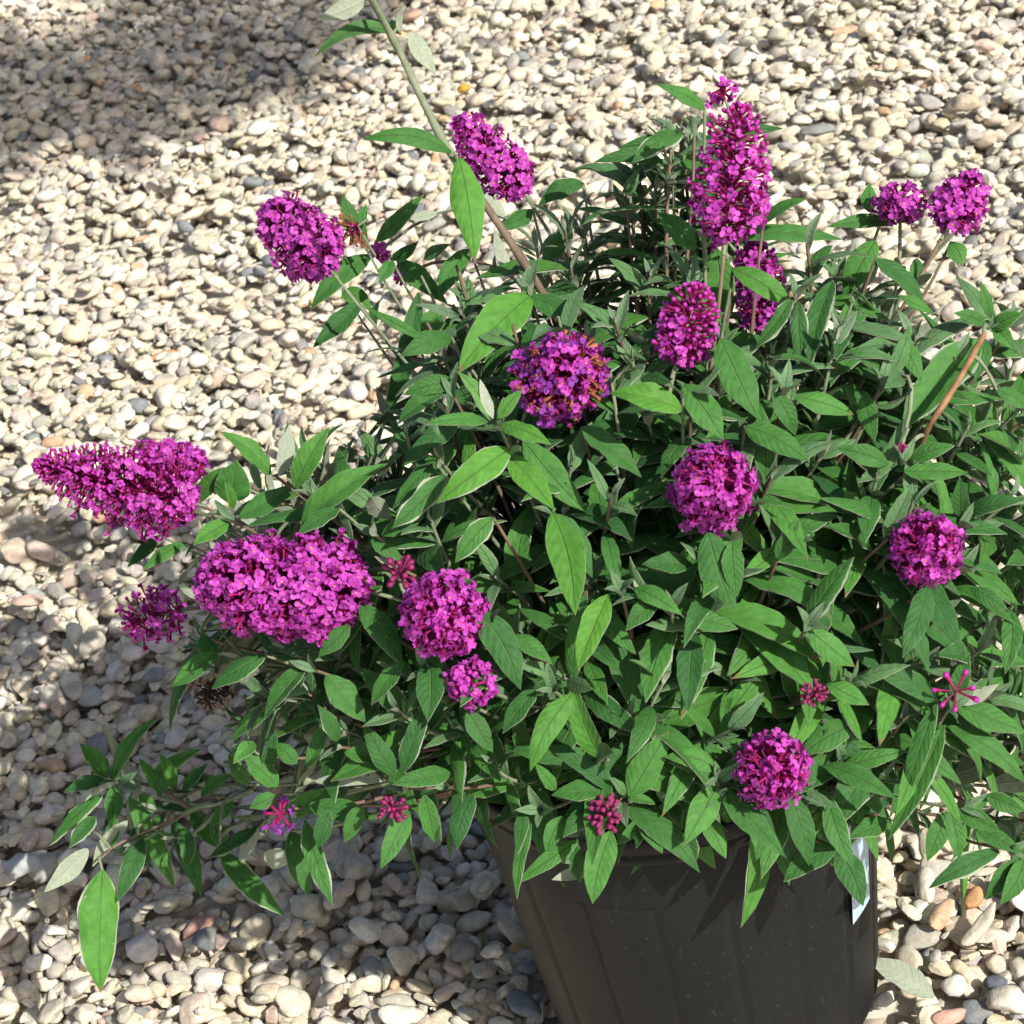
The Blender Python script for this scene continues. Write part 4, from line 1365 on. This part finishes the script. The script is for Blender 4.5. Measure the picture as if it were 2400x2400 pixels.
link('pot_wall', mk_mesh('pot_wall', pv[:nwall * NT], pf[:split], [POT]), pot)
link('pot_rim', mk_mesh('pot_rim', pv[(nwall - 1) * NT:], pf[split:] - (nwall - 1) * NT, [POT]), pot)
bs = np.vstack([pv[:NT], [[0, 0, -0.006]]])
link('pot_base', mk_mesh('pot_base', bs, np.stack([(jj + 1) % NT, jj, np.full(NT, NT)], -1), [POT]), pot)
# label
la = np.radians(np.linspace(-45, -33.5, 8))
lz = np.linspace(0.122, 0.235, 10)
lv, luv = [], []
for i, z in enumerate(lz):
    for j, a in enumerate(la):
        zz = z
        r = POT_R0 + (POT_R1 - POT_R0) * zz / POT_H + 0.0030
        lv.append((r * math.cos(a), r * math.sin(a), zz))
        luv.append((j / 7, i / 9))
lf = [(i * 8 + j, i * 8 + j + 1, (i + 1) * 8 + j + 1, (i + 1) * 8 + j) for i in range(9) for j in range(7)]
st = link('sticker', mk_mesh('sticker', lv, lf, [STICKER], uv=luv), pot)
st['label'] = 'pale blue paper label on the pot wall'
# soil
sv, sf = [(0, 0, SOIL_Z)], []
for i in range(1, 16):
    for j in range(48):
        a = 2 * math.pi * j / 48
        r = (POT_R1 - 0.0032) * i / 15
        sv.append((r * math.cos(a), r * math.sin(a), SOIL_Z + (rng.uniform(-0.004, 0.004) if i < 15 else -0.004)))
sf3 = []
for j in range(48):
    sf3.append((0, 1 + j, 1 + (j + 1) % 48))
for i in range(14):
    for j in range(48):
        a, b = 1 + i * 48 + j, 1 + i * 48 + (j + 1) % 48
        sf3.append((a, a + 48, b + 48))
        sf3.append((a, b + 48, b))
soil = link('potting_soil', mk_mesh('potting_soil', sv, sf3, [SOIL]))
tag(soil, 'dark crumbly potting soil filling the black pot', 'soil', kind='stuff')

# ------------------------------------------------------------------ build the bush
bush = bpy.data.objects.new('butterfly_bush', None)
col.objects.link(bush)
bush.location = tuple(ROOT)
tag(bush, 'leafy butterfly bush with magenta flower spikes growing in the black pot', 'bush')


def bush_part(name, verts, faces, mats, base, parent=bush, **kw):
    me = mk_mesh(name, np.asarray(verts) - base, faces, mats, **kw)
    return link(name, me, parent, base - ROOT if parent is bush else base)


fv, ff, fm, fuv, fc = [], [], [], [], []
off = 0
for i, l in enumerate(leaves):
    cc = np.repeat(np.asarray(l['c'])[None], len(l['v']), 0)
    if i in top_leaves:
        bush_part('leaf', l['v'], l['g']['F'], [LEAF, UNDER], l['b'], midx=l['g']['M'], uv=l['g']['uv'], colr=cc)
    else:
        fv.append(l['v'])
        ff.append(l['g']['F'] + off)
        fm.append(l['g']['M'])
        fuv.append(l['g']['uv'])
        fc.append(cc)
        off += len(l['v'])
fo = bush_part('foliage', np.concatenate(fv), np.concatenate(ff), [LEAF, UNDER], ROOT, midx=np.concatenate(fm), uv=np.concatenate(fuv), colr=np.concatenate(fc))
tag(fo, kind='stuff')

SM = {'g': STEM_G, 'b': STEM_B, 'o': STEM_O}
for (pts, r0, r1, k) in stems:
    if k == 'tall':
        n = len(pts)
        cut = int(n * 0.42)
        v, f = tube_geo(pts[:cut + 1], np.linspace(0.0023, 0.0027, cut + 1) * (1 + 0.3 * np.isin(np.arange(cut + 1), (6, 12, 15))), 9)
        s1 = bush_part('stem', v, f, [STEM_G], pts[0])
        s1['label'] = 'tall arching grey green stem rising above the crown'
        v, f = tube_geo(pts[cut:], np.linspace(0.0027, 0.0030, n - cut) * (1 + 0.25 * (np.arange(n - cut) % 6 == 4)), 9)
        bush_part('stem', v, f, [STEM_B], pts[cut])
        continue
    v, f = tube_geo(pts, np.linspace(r0, r1, len(pts)) * (1 + 0.22 * (np.arange(len(pts)) % 4 == 2)), 7)
    bush_part('stem', v, f, [SM[k]], pts[0])


def frame(d, spin):
    d = nrm(d)
    a = nrm(np.cross(d, [0.3, 0.5, 0.8]))
    b = np.cross(d, a)
    c, s = math.cos(spin), math.sin(spin)
    return np.stack([a * c + b * s, -a * s + b * c, d], 1)


fi = 0
for h in heads:
    n = 8
    pts = np.linspace(h['B'] - h['ax'] * 0.01, h['T'] - h['ax'] * 0.006, n)
    v, f = tube_geo(pts, np.linspace(0.0014, 0.0006, n), 6)
    f = np.vstack([f[:, [0, 1, 2]], f[:, [0, 2, 3]]])
    ho = bush_part('flower_head', v, f, [DEAD if h['skin'] == 'dead' else STEM_G], h['B'])
    if h['label']:
        ho['label'] = h['label']
    mats, V, Fc, Mi = [], [], [], []
    off = 0
    for (P, d, spin, sc, kind, ti, skin) in h['fl']:
        R = frame(d, spin) * sc
        if fi in top_fl:
            o = link('floret', tem_mesh(kind, ti, skin), ho)
            mw = np.eye(4)
            mw[:3, :3] = R
            mw[:3, 3] = P - h['B']
            o.matrix_local = Matrix(mw.tolist())
        else:
            tv, tf, tm = TEM[(kind, ti)]
            V.append(tv @ R.T + (P - h['B']))
            Fc.append(tf + off)
            off += len(tv)
            mp = []
            for m in SKIN[skin][kind]:
                if m not in mats:
                    mats.append(m)
                mp.append(mats.index(m))
            Mi.append(np.array(mp)[tm])
        # pedicel towards the axis
        fi += 1
    if V:
        # thin pedicels join the florets to the axis
        pvv, pff = [], []
        for (P, d, spin, sc, kind, ti, skin) in h['fl']:
            s = np.clip((P - h['B']) @ h['ax'] - 0.006, 0, np.linalg.norm(h['T'] - h['B']))
            A = h['B'] + h['ax'] * s
            E = P - d * 0.0095 * sc
            if np.linalg.norm(E - A) < 0.003:
                continue
            v, f = tube_geo(np.array([A, E]), [0.0007, 0.0005], 3)
            V.append(v - h['B'])
            f3 = np.vstack([f[:, [0, 1, 2]], f[:, [0, 2, 3]]])
            Fc.append(f3 + off)
            off += len(v)
            pm = {'dead': DEAD, 'fewviolet': RUST, 'crimson': BUDC}.get(h['skin'], TUBE)
            if pm not in mats:
                mats.append(pm)
            Mi.append(np.full(len(f3), mats.index(pm)))
        c = link('floret_cluster', mk_mesh('floret_cluster', np.concatenate(V), np.concatenate(Fc), mats, np.concatenate(Mi)), ho)
        tag(c, kind='stuff')

# ------------------------------------------------------------------ fallen leaf beside the pot
leaves_n = len(leaves)
B = at_z(2188, 2338, 0.012)
T = at_z(2030, 2245, 0.030)
add_leaf(B, T, 0.021, -np.array([0.1, -0.3, 0.9]), sag=-0.05, curl=0.5, fold=0.05, wave=0.1)
l = leaves.pop()
fl_o = link('fallen_leaf', mk_mesh('fallen_leaf', l['v'] - B, l['g']['F'], [LEAF, UNDER], midx=l['g']['M'], uv=l['g']['uv'], colr=np.repeat(np.asarray(l['c'])[None], len(l['v']), 0)), None, B)
tag(fl_o, 'fallen leaf lying pale side up on the gravel against the pot', 'leaf')

# ------------------------------------------------------------------ tree outside the frame whose branch throws the soft shade on the far gravel
tree = bpy.data.objects.new('shade_tree', None)
col.objects.link(tree)
TB = np.array([3.4, 0.9, -0.03])
tree.location = tuple(TB)
tag(tree, 'tall leafy tree beyond the picture shading the gravel behind the bush', 'tree')
sun_v = np.array(to_sun)


def above(px, py, h):
    g = at_z(px, py, 0)
    return g + sun_v / sun_v[2] * h


fork = TB + np.array([-0.1, 0.05, 2.3])
tpts = smooth_path([TB, TB + [0.03, 0.02, 0.8], TB + [-0.05, 0.03, 1.6], fork, TB + [-0.05, 0.1, 3.3], TB + [0.05, 0.2, 4.4]], 24)
v, f = tube_geo(tpts, np.linspace(0.13, 0.03, 24), 12)
link('trunk', mk_mesh('trunk', v - TB, f, [BARK]), tree)
clumps = [(above(x, y, 2.75), r * 1.05, int(n * 0.48)) for x, y, r, n in ((690, 60, 0.09, 110), (560, 120, 0.10, 260), (430, 165, 0.11, 330), (290, 200, 0.11, 340), (150, 240, 0.10, 300), (20, 285, 0.10, 290), (-90, 250, 0.12, 240), (220, 110, 0.10, 60), (420, 40, 0.10, 60), (60, 130, 0.10, 60), (950, -20, 0.08, 60))]
clumps += [(above(300, -250, 2.9), 0.35, 500), (above(1300, -450, 2.9), 0.4, 600), (above(700, -400, 3.0), 0.4, 600)]
for k in range(9):
    clumps.append((TB + np.array([rng.uniform(-0.6, 1.3), rng.uniform(0.0, 1.5), rng.uniform(2.9, 4.6)]), 0.5, 700))
cv, cf, cc_ = [], [], []
off = 0
for (c, r, n) in clumps:
    e0 = tpts[10 + int(rng.integers(0, 9))]
    bp = bez(e0, e0 + (c - e0) * 0.35 + np.array([0, 0, 0.25]), e0 + (c - e0) * 0.75 + np.array([0, 0, 0.15]), c, 14)
    v, f = tube_geo(bp, np.linspace(0.03, 0.006, 14), 7)
    link('limb', mk_mesh('limb', v - TB, f, [BARK]), tree)
    for _ in range(n):
        P = c + rng.normal(0, 1, 3) * r * np.array([0.62, 0.62, 0.5])
        d = nrm(rng.normal(0, 1, 3) + np.array([0, 0, -0.3]))
        w_ = nrm(np.cross(d, rng.normal(0, 1, 3)))
        L = rng.uniform(0.06, 0.10)
        cv += [P, P + d * L * 0.5 + w_ * L * 0.25, P + d * L, P + d * L * 0.5 - w_ * L * 0.25]
        cf.append((off, off + 1, off + 2, off + 3))
        off += 4
cv = np.array(cv)
cuv = np.tile(np.array([(0, 0), (0.5, 0.9), (1, 0), (0.5, -0.9)]), (len(cf), 1))
cr = link('crown', mk_mesh('crown', cv - TB, cf, [LEAF], uv=cuv, colr=np.tile([[0.0, 0.4, 0.1]], (len(cv), 1))), tree)
